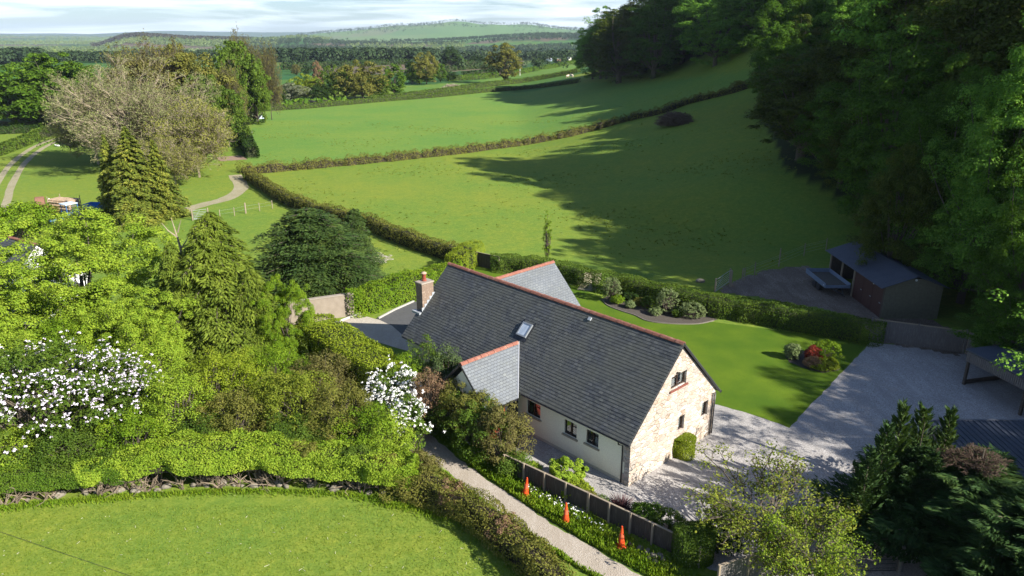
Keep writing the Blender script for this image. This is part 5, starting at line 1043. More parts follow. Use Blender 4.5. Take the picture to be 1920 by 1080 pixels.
# rough grass tufts over the grazed fields
tn = 30000; ty = 38 + 150 * vr.random(tn) ** 1.3; tx = vr.uniform(-48, 62, tn) * (ty / 120 + .35); cl = np.sin(tx / 5 + 2 * np.sin(ty / 7)) + np.sin(ty / 4.1 + tx / 9) + vr.normal(size=tn) * .7
fp1 = wpoly([(478, 335), (700, 312), (980, 282), (1180, 236), (1400, 175), (1500, 330), (1540, 470), (1440, 500), (1340, 535), (1120, 522), (900, 490), (700, 425), (520, 365)]); fp2 = wpoly([(485, 222), (900, 178), (1380, 145), (1180, 218), (980, 262), (700, 296), (490, 310)]); fp3 = wpoly([(520, 395), (700, 440), (830, 500), (760, 530), (640, 480), (420, 470), (330, 430), (440, 390)])
okt = (inpoly(tx, ty, fp1) | inpoly(tx, ty, fp2) | inpoly(tx, ty, fp3)) & (cl > .9); tx = tx[okt]; ty = ty[okt]; m_ = len(tx); ii = np.repeat(np.arange(m_), 5); sz = vr.uniform(.07, .20, m_)[ii]
PT = np.stack([tx[ii] + vr.normal(size=len(ii)) * sz * .7, ty[ii] + vr.normal(size=len(ii)) * sz * .7, 0 * sz], 1); PT[:, 2] = T(PT[:, 0], PT[:, 1]) + sz * .3
D = unit(rdir(vr, len(ii)) * .9 + np.array([0, 0, .8])); tag(link('pasture_tufts', npmesh('pasture_tufts', leafdir(PT, D, unit(rdir(vr, len(ii)) + np.array([0, 0, .5])), sz * 1.2, sz * .6), 4), leafmat('tuft_leaves', (0.10, 0.15, 0.022), (0.17, 0.22, 0.032), (0.28, 0.30, 0.07), trans=.4)), 'rough grass tufts scattered over the grazed fields', 'grass', kind='stuff')
# ================================================================== THE WOOD ON THE RIGHT
wood = [broad('wood_tree_a', 401, 18, 6.0, .8, .27, 330, 180, 1.2, lobes=7, flat=.7), broad('wood_tree_b', 402, 19, 5.4, .6, .27, 310, 180, 1.15, lobes=6, flat=.65),
        broad('wood_tree_c', 403, 16, 6.4, .5, .27, 330, 180, 1.2, lobes=7, flat=.7), broad('wood_tree_d', 404, 20, 5.0, .8, .34, 290, 120, 1.1, lobes=5, flat=.75)]
wl_d = [(18, 6.0), (19, 5.4), (16, 6.4), (20, 5.0)]
fr_ = twiggy('wood_bare', 405, 17, 4.6, 3, 6, 1.1, 9000, .3, fan=3, mainn=11)
L_WOODA = leafmat('wood_leaves_a', (0.03415, 0.07762, 0.009487), (0.06262, 0.1336, 0.01328), (0.1101, 0.2113, 0.01897), trans=.28)
L_WOODB = leafmat('wood_leaves_b', (0.039, 0.06, 0.009), (0.069, 0.0975, 0.0135), (0.12, 0.15, 0.021), trans=.28)
L_WOODC = leafmat('wood_leaves_c', (0.06757, 0.1646, 0.02317), (0.1255, 0.2633, 0.03089), (0.2123, 0.373, 0.05019), trans=.28)  # fresh green, brightened to put sunlit crowns into the leaf colour
wr = random.Random(21)
def x0f(Y): return float(38 - 33 * sstep(55, 92, Y) - 5 * sstep(92, 130, Y))
def edgeX(Y): return float(np.interp(Y, [0, 20, 34, 45, 52, 60, 72, 84, 100, 116, 135, 150, 170, 190, 205, 230, 255, 275], [31, 33, 36, 40, 39, 37, 35.5, 36, 38, 40, 46, 53, 66, 76, 72, 50, 33, 28]))
kinds = {'a': L_WOODA, 'b': L_WOODB, 'c': L_WOODC}
wlab = {'a': ('dark leafy tree in the mass of the wood on the slope', 'dark leaved trees of the wood'), 'b': ('olive tinged leafy tree in the mass of the wood', 'olive leaved trees of the wood'), 'c': ('fresher green leafy tree in the mass of the wood', 'fresh green trees of the wood')}
def wlabel(k, row, y, x):
    zone = ('outside the right edge' if x > .70 * y + 6 and y < 60 else 'above the drive' if y < 50 else 'above the timber barn' if y < 72 else 'beside the near sloping field' if y < 125 else 'where the long hedge ends' if y < 185 else 'in the far wood block')
    rw = ['on the edge', 'just inside the edge', 'in the second rank'][row] if row < 3 else 'deep in the wood'
    kd = {'a': 'dark leafy', 'b': 'olive leafy', 'c': 'fresh green'}[k]; return '%s tree %s, %s' % (kd, zone, rw), 'tree', '%s trees %s %s' % (kd, zone, rw)
cnt = 0
Y = -4.0
while Y < 285:
    stepY = 5.8 if Y < 110 else 8.0; row = 0; X = edgeX(Y) + wr.uniform(1.5, 4)
    deep = 30 if Y < 20 else (42 if Y < 110 else 40)
    while X < edgeX(Y) + deep:
        y = Y + wr.uniform(-2.6, 2.6); x = X + wr.uniform(-1.5, 1.5)
        if not (Y > 255 and X > 80):
            i = wr.randrange(4); k = wr.choice('aaabbc'); s = wr.uniform(.8, 1.15) * (.80 if row == 0 and Y < 110 else (1.08 if row == 1 else 1.2)) * (.95 if y < 30 else 1)
            if Y > 190 and X > 50: s *= 1.12
            if 50 < Y < 100: s *= 1.02 + .36 * math.sin(y * .36 + x * .05)
            if 100 < Y < 175: s *= .62 if Y < 150 else .74
            if y < 46: s = min(s, max(.25, (x - (17.5 if 22 < y < 33 else 12.5)) * .56 / 18 * wr.uniform(.8, 1.12)))
            if wr.random() < .06:
                plant('bare_wood_tree', (x, y, Tz(x, y)), *fr_, BARK, L_BROWN, 'thin brownish budding tree inside the wood', 'tree', 'brown budding trees of the wood', (s, s, s * 1.05), wr.uniform(0, 6.3))
            else:
                sz = s * wr.uniform(.9, 1.12); plant('wood_tree', (x, y, Tz(x, y)), *wood[i], BARK, kinds[k], *wlabel(k, row, y, x), (s * 1.02, s * 1.02, sz), wr.uniform(0, 6.3))
            cnt += 1
        X += wr.uniform(7, 9.5) * (1 + .05 * row); row += 1
    Y += stepY
print('wood trees', cnt)
# trees one can pick out at the wood's edge
syc = broad('sycamore', 410, 18, 6.6, .5, .19, 460, 210, .95, lobes=8, flat=.8); wood.append(syc); wl_d.append((18, 6.6))
for (px, Y, yt, wpx, i, mm, lb) in [(1900, 46, 230, 100, 4, L_WOODA, 'dark green tree lower at the right edge'), (1760, 60, 120, 110, 4, L_WOODA, 'broad dark crowned tree rising behind the timber barn'), (1860, 52, 30, 150, 4, L_WOODC, 'big fresh green tree catching the sun at the right edge'), (1660, 58, 290, 70, 2, L_WOODB, 'low olive tree behind the timber barn'), (1800, 55, 300, 110, 4, L_WOODC, 'bushy tree with sunlit pale leaves above the timber barn'),
        (1500, 92, 100, 90, 3, L_WOODB, 'edge tree whose boughs hang over the top of the near field'), (1160, 238, 22, 60, 1, L_WOODB, 'brown green tree at the corner of the far wood block'), (1340, 200, -20, 60, 0, L_WOODC, 'sunlit fresh tree in the middle of the far wood block'), (1225, 225, 0, 50, 1, L_WOODA, 'dark tree with sunlit crown in the far wood block'),
        (1900, 42, 560, 80, 2, L_WOODA, 'dark low tree between barn and open carport')]:
    p = onY(px, Y); H0, R0 = wl_d[i]; put('edge_tree', p, yt, wpx, wood[i], BARK, mm, lb, dims=(H0, R0), rz=px)
# leaning trunk at the right edge, crown outside the frame
t_ = empty('leaning_tree', onY(1893, 26.5), 0, 'slim leaning grey green trunk at the right edge', 'tree')
MB().tube([(0, 0, -.2), (.35, .2, 2.2), (.9, .5, 5), (1.6, .9, 8.5)], [.17, .15, .13, .07], 8).build('trunk', mat('mossy_bark', (.10, .12, .06), (.14, .15, .09), 4), t_, smooth=True)
rgx = np.random.default_rng(5); Cx = np.array([1.9, 1.2, 8.5]) + rgx.normal(size=(60, 3)) * np.array([1.4, 1.2, 1.2]); P_, N_ = clumps(rgx, Cx, .5, 50)
link('crown', npmesh('leaning_crown', leaves(rgx, P_, N_, .14), 4), L_WOODC, t_)
# ================================================================== BUILT THINGS
WOODM = mat('weathered_boards', (0.10, 0.08, 0.062), (0.065, 0.052, 0.042), 5, .9, .4, .01, c3=(0.16, 0.135, 0.11), sc=(6, 6, .4))
GREYW = mat('silvery_boards', (0.20, 0.185, 0.17), (0.13, 0.115, 0.105), 5, .9, .4, .01, c3=(0.28, 0.26, 0.245), sc=(6, 6, .4))
POSTM = mat('post_wood', (0.34, 0.28, 0.20), (0.24, 0.19, 0.14), 6, .9, sc=(3, 3, .5))
GALV = mat('galvanised_steel', (0.42, 0.44, 0.45), (0.34, 0.36, 0.37), 8, .45, metal=.5)
DARKR = mat('dark_sheet_roof', (0.052, 0.062, 0.085), (0.075, 0.085, 0.11), 1.2, .5, .2, spec=.4)
def board_fence(name, a, b, h, label, m=WOODM, bw=.12, npost=None, cap=True, group=None, postm=POSTM, over=.08, side=-1, ztop=0):
    a = Vector(a); b = Vector(b); L = (b - a).to_2d().length; rz = math.atan2(b.y - a.y, b.x - a.x); o = empty(name, (a.x, a.y, a.z), rz, label, 'fence', group)
    mb = MB(); rg = random.Random(int(L * 100)); n = int(L / bw)
    for i in range(n): z = h + rg.uniform(-.015, .01); mb.box(i * bw + .004, (i + 1) * bw - .004, -.011, .011, .03, z)
    mb.box(0, L, .0115, .05, .25, .33).box(0, L, .0115, .05, h - .3, h - .22); mb.build('board_panel', m, o)
    if cap: MB().box(0, L, -.045, .045, h + .012, h + .045).build('cap_rail', postm, o)
    npost = npost or max(2, round(L / 1.83) + 1)
    for i in range(npost): x = L * i / (npost - 1); MB().box(x - .045, x + .045, side * .105 if side < 0 else .052, side * .013 if side < 0 else .14, -.1, h + over).build('post', postm, o, bevel=.008)
    return o
f0 = Vector((-.35, 30.85, 0)); f1 = Vector((7.6, 24.15, 0)); fmid = Vector((3.45, 27.7, 0))
board_fence('board_fence', f0, fmid, 1.0, 'brown vertical board fence beside the lane, upper stretch behind two cones', npost=5, group='board fence along the lane')
board_fence('board_fence', fmid + Vector((.03, -.03, 0)), f1, 1.0, 'brown vertical board fence beside the lane, lower stretch behind the nearest cone', npost=6, group='board fence along the lane')
board_fence('board_fence', (7.9, 22.7, 0), (10.5, 23.75, 0), 1.25, 'short dark board fence at the bottom edge left of the metal gate', GREYW, npost=3)
board_fence('board_gate', (-3.25, 64.9, 0), (-1.15, 63.4, 0), 1.35, 'small vertical board gate between the clipped hedges behind the house', WOODM, npost=2, bw=.2)
# wide double gate of grey boards
gA = Vector((25.4, 47.35, 0)); gB = Vector((30.55, 45.15, 0)); L = (gB - gA).length; g = empty('double_gate', gA, math.atan2(gB.y - gA.y, gB.x - gA.x), 'wide double gate of weathered grey vertical boards at the end of the drive', 'gate')
for k in (0, 1):
    mb = MB(); x0 = k * L / 2 + .04; x1 = (k + 1) * L / 2 - .04; n = int((x1 - x0) / .16)
    for i in range(n): mb.box(x0 + (x1 - x0) * i / n + .006, x0 + (x1 - x0) * (i + 1) / n - .006, -.012, .012, .06, 1.62 + .01 * (i % 3))
    leaf = mb.build('gate_leaf', GREYW, g)
    rl = MB(); rl.box(x0, x1, -.05, -.013, 1.60, 1.68); rl.box(x0, x1, .013, .05, .3, .42).box(x0, x1, .013, .05, 1.2, 1.32); rl.build('rail', GALV if False else POSTM, leaf)
for x in (-.08, L / 2, L + .08): MB().box(x - .06, x + .06, -.075, .075 if x != L / 2 else -.055, 0, 1.75).build('post', GREYW, g, bevel=.01)
# horizontal slat fence right of it
o = empty('slat_fence', (30.75, 45.0, 0), math.atan2(-3.7, 2.0), 'pale horizontal board fence between the double gate and the carport', 'fence')
mb = MB()
for i in range(9): mb.box(0, 4.2, -.012, .012, .1 + i * .17, .1 + i * .17 + .14)
mb.build('slat_panel', GREYW, o)
for x in (0, 1.4, 2.8, 4.2): MB().box(x - .05, x + .05, .013, .11, 0, 1.75).build('post', POSTM, o)
# timber barn
bx0, bx1, by0, by1, bze, bzr = 28.1, 32.4, 51.5, 61.2, 2.62, 3.45
b = empty('timber_barn', ((bx0 + bx1) / 2, by0, 0), 0, 'dark timber barn with low pitched sheet roof, open at its far end', 'barn'); ox = (bx0 + bx1) / 2
def corr(x0, z0, x1, z1, y0, y1, along='y', pitch=.15, amp=.02):
    """corrugated sheet between two eaves lines, corrugations running down the slope"""
    mb = MB(); n = int((y1 - y0) / (pitch / 2)); vs = []
    for i in range(n + 1): y = y0 + (y1 - y0) * i / n; d = amp * (i % 2); vs += [(x0, y, z0 + d), (x1, y, z1 + d), (x0, y, z0 + d - .03), (x1, y, z1 + d - .03)]
    fs = []
    for i in range(n): a = i * 4; fs += [(a, a + 4, a + 5, a + 1), (a + 2, a + 3, a + 7, a + 6), (a, a + 2, a + 6, a + 4), (a + 1, a + 5, a + 7, a + 3)]
    fs += [(0, 1, 3, 2), (n * 4, n * 4 + 2, n * 4 + 3, n * 4 + 1)]; mb.add(vs, fs); return mb
r1 = corr(bx0 - .45 - ox, bze - .09, 0, bzr, -.25, by1 - by0 + .3); ro = r1.build('roof', DARKR, b); r2 = corr(bx1 + .35 - ox, bze - .09, .001, bzr, -.25, by1 - by0 + .3); r2.build('roof_slope', DARKR, b)
MB().box(-.12, .12, -.27, by1 - by0 + .32, bzr + .022, bzr + .05).build('ridge_cap', DARKR, ro)
hw_ = (bx1 - bx0) / 2; gm = MB()
for i in range(16):  # horizontal weatherboards of the near gable
    z = i * .2; w = hw_ if z < 2.5 else max(.3, hw_ * (bzr - z - .1) / (bzr - bze)); gm.add([(-w, -.03, z), (w, -.03, z), (w, .0, z + .2), (-w, .0, z + .2), (-w, .03, z), (w, .03, z), (w, .03, z + .2), (-w, .03, z + .2)], [(0, 1, 2, 3), (7, 6, 5, 4), (0, 4, 5, 1), (1, 5, 6, 2), (2, 6, 7, 3), (3, 7, 4, 0)])
gm.build('gable_boards', mat('green_brown_boards', (0.19, 0.18, 0.12), (0.13, 0.12, 0.08), 5), b)
MB().box(hw_ - .06, hw_, .04, by1 - by0, 0, 2.5).build('back_wall', WOODM, b); MB().box(-hw_, hw_ - .07, by1 - by0 - .06, by1 - by0, 0, 2.5).build('end_wall', WOODM, b); MB().box(-hw_ + .07, hw_ - .07, 5.0, 5.06, 0, 2.5).build('partition', WOODM, b)
RD = mat('dark_red_doors', (0.085, 0.032, 0.024), (0.05, 0.02, 0.015), 4, .7, sc=(5, 5, .5))
for k in range(3): dd_ = MB().box(-hw_ - .03, -hw_ + .03, .25 + k * 1.55, .25 + k * 1.55 + 1.5, .05, 2.4).build('door', RD, b); MB().box(-hw_ - .07, -hw_ - .032, .35 + k * 1.55, .55 + k * 1.55, 1.1, 1.16).build('handle', GALV, dd_)
MB().box(-hw_ - .02, -hw_ + .02, .05, .24, 0, 2.5).build('door_frame', WOODM, b)
for y in (5.0, 7.3, 9.6): MB().box(-hw_ - .06, -hw_ + .06, y, y + .12, 0, 2.55).build('post', POSTM, b)
for x, z in ((0, 3.12),): MB().lathe([(.03, 0), (.09, -.02), (.09, -.06), (.03, -.08)], (x, -.03, z), 12, axis='y').build('lamp', mat('white_lamp_glass', (.8, .8, .75), (.7, .7, .66), 3, .3), b)
MB().lathe([(.02, 0), (.06, -.02), (.05, -.06)], (-hw_ - .1, 1.6, 2.3), 10, axis='x').build('lamp', MC['white_lamp_glass'], b)
# flatbed trailer beside the barn
TB = mat('blue_grey_trailer', (0.17, 0.22, 0.30), (0.13, 0.17, 0.23), 6, .5)
t = empty('trailer', (26.85, 58.6, 0), 0, 'blue grey drop sided farm trailer parked beside the open barn', 'trailer')
MB().box(-1, 1, -2.05, 2.05, .72, .80).build('bed', mat('trailer_floor', (.12, .11, .09), (.08, .075, .06), 5), t)
for nm, bb_ in (('side_board', (-1.04, -1.001, -2.09, 2.09, .72, 1.14)), ('side_board', (1.001, 1.04, -2.09, 2.09, .72, 1.14)), ('end_board', (-1, 1, 2.051, 2.09, .72, 1.14)), ('end_board', (-1, 1, -2.09, -2.051, .72, .98))): MB().box(*bb_).build(nm, TB, t, bevel=.008)
ch_ = MB().box(-.5, -.42, -1.9, 1.9, .6, .718).box(.42, .5, -1.9, 1.9, .6, .718); ch_.bar((-.46, -1.9, .64), (0, -3.2, .55), .08).bar((.46, -1.9, .64), (0, -3.2, .55), .08).bar((0, -3.1, .55), (0, -3.5, .5), .07); ch_.build('drawbar', BLACK, t)
for sx in (-.86, .86):
    for yy in (-.45, .35): wh = MB().lathe([(.16, -.1), (.30, -.1), (.34, -.06), (.34, .06), (.30, .1), (.16, .1)], (sx, yy, .34), 18, axis='x').build('wheel', BLACK, t); MB().lathe([(.02, -.06), (.15, -.07), (.15, .07), (.02, .06)], (sx, yy, .34), 12, axis='x').build('rim', GALV, wh)
MB().box(-1.07, -1.042, -1.85, -1.75, .88, .96).build('reflector', mat('white_reflector', (.75, .78, .8), (.7, .7, .7), 3, .3), t)
# open carport at the right edge
c = empty('carport', (27.9, 40.5, 0), math.atan2(-3.57, .87), 'dark flat roofed open carport with a slatted fascia at the right edge', 'carport')
MB().box(-.2, 8.2, -.12, 5.2, 2.24, 2.33).build('roof', DARKR, c); fm_ = MB()
for i in range(60): fm_.box(.0 + i * .135, .10 + i * .135, -.16, -.135, 1.62, 2.22)
fm_.build('fascia_slats', GREYW, c); MB().box(-.2, 8.2, -.135, -.125, 2.10, 2.22).build('fascia_board', WOODM, c)
for x, y in ((.05, .05), (4, .05), (8, .05), (.05, 5), (4, 5), (8, 5)): MB().box(x - .07, x + .07, y - .07, y + .07, 0, 2.24).build('post', WOODM, c)
MB().box(0, 8.1, 5.08, 5.14, 0, 2.2).build('back_wall', WOODM, c); MB().box(-.02, .03, .2, 4.9, 0, .3).build('sill_beam', WOODM, c)
# ribbed roof shed half hidden by the cypress
s = empty('ribbed_shed', (23.2, 29.9, 0), 0, 'low shed with a dark ribbed metal roof behind the dark cypress', 'shed')
rb = MB(); rb.add([(-2.4, -2.5, 2.02), (2.6, -2.5, 2.02), (2.6, 2.2, 2.22), (-2.4, 2.2, 2.22), (-2.4, -2.5, 1.98), (2.6, -2.5, 1.98), (2.6, 2.2, 2.18), (-2.4, 2.2, 2.18)], [(0, 1, 2, 3), (7, 6, 5, 4), (0, 4, 5, 1), (1, 5, 6, 2), (2, 6, 7, 3), (3, 7, 4, 0)]); ro = rb.build('roof', DARKR, s)
for i in range(17): MB().bar((-2.1 + i * .28, -2.5, 2.045), (-2.1 + i * .28, 2.15, 2.243), .035, .045).build('rib', DARKR, ro)
MB().box(-2.4, 2.6, 2.15, 2.27, 2.19, 2.27).build('top_flashing', mat('grey_flashing', (.16, .17, .19), (.12, .13, .15), 4), ro)
wl_ = MB()
for i in range(34): wl_.box(-2.3, -2.27, -2.4 + i * .135, -2.4 + i * .135 + .12, .02, 2.0)
wl_.build('slat_wall', GREYW, s); MB().box(-2.26, 2.5, -2.4, 2.1, 0, 1.97).build('wall', WOODM, s)
# metal field gates
def field_gate(p, rz, w, h, label, m=GALV, bars=6, group=None):
    o = empty('metal_gate', p, rz, label, 'gate', group); mb = MB(); mb.tube([(0, 0, .12), (0, 0, h), (w, 0, h), (w, 0, .12), (0, 0, .12)], .024, 6); f = mb.build('frame', m, o); rl = MB()
    for i in range(bars - 1): z = .12 + (h - .12) * (i + .6) / bars; rl.tube([(0.03, 0, z), (w - .03, 0, z)], .016, 5)
    rl.tube([(.03, 0, .14), (w / 2, 0, h - .03)], .014, 5); rl.build('bars', m, o)
    for x in (-.14, w + .14): MB().tube([(x, 0, -.1), (x, 0, h + .15)], .07, 8).build('post', POSTM if m is GALV else GREYW, o)
    return o
gA = at(1341, 549); gB = at(1366, 531); field_gate(gA, math.atan2(gB.y - gA.y, gB.x - gA.x), (gB - gA).length, 1.15, 'half open galvanised field gate behind the dark clipped hedge')
gA = at(364, 413); gB = at(389, 410); field_gate(gA, math.atan2(gB.y - gA.y, gB.x - gA.x), (gB - gA).length, 1.15, 'pale galvanised gate in the paddock near the dirt path')
field_gate((11.0, 23.7, 0), .02, 4.4, 1.15, 'dark metal field gate at the bottom edge beside the dark cypress', mat('dark_gate_steel', (.05, .055, .06), (.04, .04, .045), 5, .5), 5)
def post(p, h, r, label, group, m=POSTM): return tag(MB().tube([(0, 0, -.2), (0, 0, h - .04), (0, 0, h)], [r, r, r * .6], 8).build('fence_post', m, loc=p), label, 'post', group)
PG = 'posts of the wire fences'
ys = [((1369, 538), 1.5, .11, 'thick dark gate post beside the half open field gate'), ((1391, 528), 1.25, .05, 'slim pale post right of the thick gate post'), ((1395, 526), 1.2, .05, 'second slim pale post, close to the first'), ((1414, 518), 1.35, .05, 'slim pale post at the corner of the dirt yard'),
      ((1460, 500), 1.8, .06, 'tall dark post in the shaded field corner'), ((1507, 480), 1.3, .05, 'grey post in the shade above the dirt yard'), ((1548, 470), 1.3, .05, 'grey post near the far end of the barn')]
pts_ = []
for (px, py), h, r, lb in ys: p = at(px, py); pts_.append((p, h)); post(p, h, r, lb, PG)
wm = MB()
for i in range(1, len(pts_) - 1):
    for z in (.35, .65, .95, 1.12): wm.tube([pts_[i][0] + Vector((0, 0, z)), pts_[i + 1][0] + Vector((0, 0, z))], .006, 4)
tag(wm.build('fence_wire', GALV), 'thin wire strands from post to post beside the dirt yard', 'wire')
pts_ = []
for (px, py), h, lb in [((413, 409), 1.05, 'small pale fence post nearest the paddock gate'), ((440, 405), 1.05, 'small pale fence post in the middle of the paddock line'), ((461, 400), 1.3, 'thick pale post in the paddock, tallest of its line'), ((487, 396), 1.05, 'small pale fence post right of the thick one'), ((511, 391), 1.05, 'small pale fence post nearest the hedge')]:
    p = at(px, py); pts_.append(p); post(p, h, .09 if h > 1.2 else .045, lb, PG)
wm = MB()
for i in range(len(pts_) - 1):
    for z in (.5, .9): wm.tube([pts_[i] + Vector((0, 0, z)), pts_[i + 1] + Vector((0, 0, z))], .006, 4)
tag(wm.build('fence_wire', GALV), 'thin wire strands between the small paddock posts', 'wire')
# traffic cones
OR = mat('orange_plastic', (0.72, 0.085, 0.02), (0.60, 0.06, 0.015), 6, .45); OR2 = mat('faded_sleeve', (0.60, 0.12, 0.05), (0.5, 0.10, 0.04), 5, .6)
def cone(p, label, tilt=0):
    o = empty('traffic_cone', p, 0.4, label, 'traffic cone', 'traffic cones on the verge'); o.rotation_euler = (tilt, tilt * .5, .4)
    MB().box(-.22, .22, -.22, .22, 0, .045).build('base', OR, o, bevel=.012)
    cb = MB().lathe([(.17, .046), (.165, .07), (.105, .42), (.10, .42), (.035, .98), (.03, 1.0)], (0, 0, 0), 20).build('cone_body', OR, o, smooth=False)
    MB().lathe([(.112, .44), (.084, .66)], (0, 0, 0), 20).build('sleeve', OR2, o)
cone(Vector((.62, 28.95, .05)), 'orange traffic cone on the verge, farthest up the lane', .1); cone(Vector((2.38, 26.95, .05)), 'orange traffic cone on the verge, middle of the three'); cone(Vector((4.60, 25.35, .05)), 'orange traffic cone on the verge, nearest and largest in view')
for k, (px, py, s) in enumerate([(1200, 1030, .16), (1213, 1036, .18), (1225, 1046, .2), (1236, 1044, .17), (1243, 1050, .14), (1228, 1055, .15), (1183, 1022, .12), (1217, 1048, .13)]):
    rock(at(px, py) + Vector((0, 0, s * .4)), (s, s * .85, s * .7), label='pale limestone lump in the heap at the lower end of the board fence', group='limestone lumps by the board fence', k=k, rz=k)
fl_n = 60; q = np.random.default_rng(31); ang = q.random(fl_n); base_ = np.array([.7, 29.3, .25]) + ang[:, None] * np.array([3.2, -2.9, 0]) + q.normal(size=(fl_n, 3)) * np.array([.14, .14, .1])
P_, N_ = clumps(q, base_, .035, 7); tag(link('verge_flowers', npmesh('verge_flowers', leaves(q, P_, N_, .05, .8), 4), WHITE), 'small white flowers against the board fence', 'flowers', kind='stuff')
p = at(1313, 529); rock(p + Vector((0, 0, .12)), (.42, .3, .22), label='single brown boulder lying in the field beyond the clipped hedge', k=1)
# rendered yard wall, kerb, tarmac edging by the left gable
w_ = empty('yard_wall', (-16.6, 50.3, 0), math.atan2(2.0, 4.4), 'tan rendered wall under the wide dark conifer', 'wall')
MB().box(0, 4.85, -.12, .12, 0, 1.75).build('wall_panel', mat('tan_render', (.30, .25, .20), (.22, .18, .14), 2, .9), w_); MB().box(-.03, 4.9, -.16, .16, 1.752, 1.83).build('coping', mat('wall_coping', (.33, .29, .24), (.28, .24, .2), 4), w_)
ka = [at(*q_) for q_ in ((625, 608), (650, 598), (676, 588))]; kb = MB()
for i in range(2): kb.bar(ka[i] + Vector((0, 0, .05)), ka[i + 1] + Vector((0, 0, .05)), .14, .12)
tag(kb.build('patio_kerb', mat('pale_kerb', (.6, .58, .54), (.5, .48, .44), 4)), 'pale kerb along the cream gravel patch', 'kerb')
ka = [at(*q_) for q_ in ((710, 598), (740, 582), (776, 566))]; kb = MB()
for i in range(2): kb.bar(ka[i] + Vector((0, 0, .06)), ka[i + 1] + Vector((0, 0, .06)), .12, .14)
tag(kb.build('tarmac_kerb', mat('pale_kerb2', (.45, .43, .4), (.35, .33, .3), 4)), 'grey kerb along the foot of the bright hedge', 'kerb')
# neighbour house
E0 = Vector((-37.2, 54.7, 0)); ax = Vector((-.85, .527, 0)); n_ = empty('neighbour_house', E0, math.atan2(-ax.y, -ax.x), 'neighbouring white house with slate roof and red ridge at the left edge', 'house'); nz, nh, nl = 5.0, 3.5, 13.0
WH = mat('white_render', (.80, .79, .76), (.76, .75, .72), 2, .9)
# local x runs from left end (-nl) to the gable (0)
for sg in (-1, 1):
    mb = slope_sheet((-nl, sg * (nh + .3), nz - nh - .3), (1, 0, 0), Vector((0, -sg, 1)).normalized(), nl + .12, (nh + .3) * 1.414); mb.build('roof', SLATE, n_)
ridge_tiles((-nl, 0, nz), (1, 0, 0), nl + .1, parent=n_)
mb = MB(); z0 = nz - nh - .1
mb.add([(0, -nh, 0), (0, nh, 0), (0, nh, z0), (0, 0, nz - .12), (0, -nh, z0), (-nl, -nh, 0), (-nl, nh, 0), (-nl, nh, z0), (-nl, 0, nz - .12), (-nl, -nh, z0)], [(0, 1, 2, 3, 4), (9, 8, 7, 6, 5), (0, 4, 9, 5), (1, 6, 7, 2)])
mb.build('walls', WH, n_)
for yy in (-1.2, .6): wo_ = MB().box(.005, .05, yy, yy + .9, .9, 1.8).build('window', BROWN, n_); MB().box(.051, .06, yy + .08, yy + .82, .98, 1.72).build('pane', mat('dark_pane', (.04, .05, .06), (.06, .07, .08), 3, .1, spec=.8), wo_)
MB().box(.0, 4.2, -3.4, .6, 0, 2.35).build('lean_to', WH, n_)
# yard: tractor, log trailer, blue tipper, bale, water tank
tr = empty('tractor', at(128, 422), 2.6, 'old blue tractor with a pale cab roof in the yard', 'tractor'); BL = mat('tractor_blue', (.05, .16, .38), (.04, .12, .3), 4, .45)
MB().box(-.35, .35, .2, 2.0, .75, 1.35).build('bonnet', BL, tr, bevel=.06); MB().box(-.55, .55, -1.1, .15, .7, 1.25).build('cab_body', BL, tr, bevel=.04); MB().box(-.7, .7, -1.2, .25, 2.35, 2.47).build('cab_roof', mat('pale_blue_roof', (.5, .58, .66), (.45, .52, .6), 4), tr, bevel=.04)
for x, y in ((-.6, -1.1), (.6, -1.1), (-.55, .12), (.55, .12)): MB().box(x - .035, x + .035, y - .035, y + .035, 1.25, 2.35).build('cab_pillar', BL, tr)
MB().box(-.52, .52, -1.06, .08, 1.3, 2.3).build('cab_glass', GLASS, tr)
for x, y, r in ((-.85, -.7, .75), (.85, -.7, .75), (-.7, 1.6, .42), (.7, 1.6, .42)):
    wq = MB().lathe([(r * .5, -.18), (r * .95, -.18), (r, -.12), (r, .12), (r * .95, .18), (r * .5, .18)], (x, y, r), 20, axis='x').build('wheel', BLACK, tr); MB().lathe([(.05, -.1), (r * .5, -.14), (r * .5, .14), (.05, .1)], (x, y, r), 14, axis='x').build('rim', mat('pale_rim', (.5, .55, .6), (.4, .45, .5), 4), wq)
MB().tube([(0.2, 1.2, 1.35), (.2, 1.2, 2.2)], .04, 6).build('exhaust', BLACK, tr)
lt_ = empty('log_trailer', at(125, 401), 1.3, 'trailer stacked with pale split logs in the yard', 'trailer'); LOGM = mat('split_log_wood', (.52, .40, .27), (.40, .27, .17), 5, c3=(.62, .52, .40))
MB().box(-.95, .95, -1.6, 1.6, .62, .72).build('bed', WOODM, lt_)
for x, y in ((-.9, -1.5), (.9, -1.5), (-.9, 1.5), (.9, 1.5)): MB().box(x - .03, x + .03, y - .03, y + .03, .72, 2.2).build('stake', POSTM, lt_)
for sx in (-.9, .9): MB().lathe([(.1, -.09), (.31, -.09), (.31, .09), (.1, .09)], (sx, 0, .31), 16, axis='x').build('wheel', BLACK, lt_)
rl_ = random.Random(3); lg = []
for row in range(6):
    for kx in range(9):
        o = MB().tube([(0, -.33, 0), (0, .33, 0)], .105, 7); lg.append((row, kx))
lm = MB()
for row in range(6):
    for kk in range(4):
        for kx in range(8): x = -.84 + kx * .21 + (row % 2) * .1; y = -1.2 + kk * .8; lm.tube([(x + rl_.uniform(-.02, .02), y - .36, .83 + row * .19), (x + rl_.uniform(-.02, .02), y + .36, .83 + row * .19 + rl_.uniform(-.02, .02))], .098, 6)
lo_ = lm.build('log_stack', LOGM, lt_); lo_['kind'] = 'stuff'
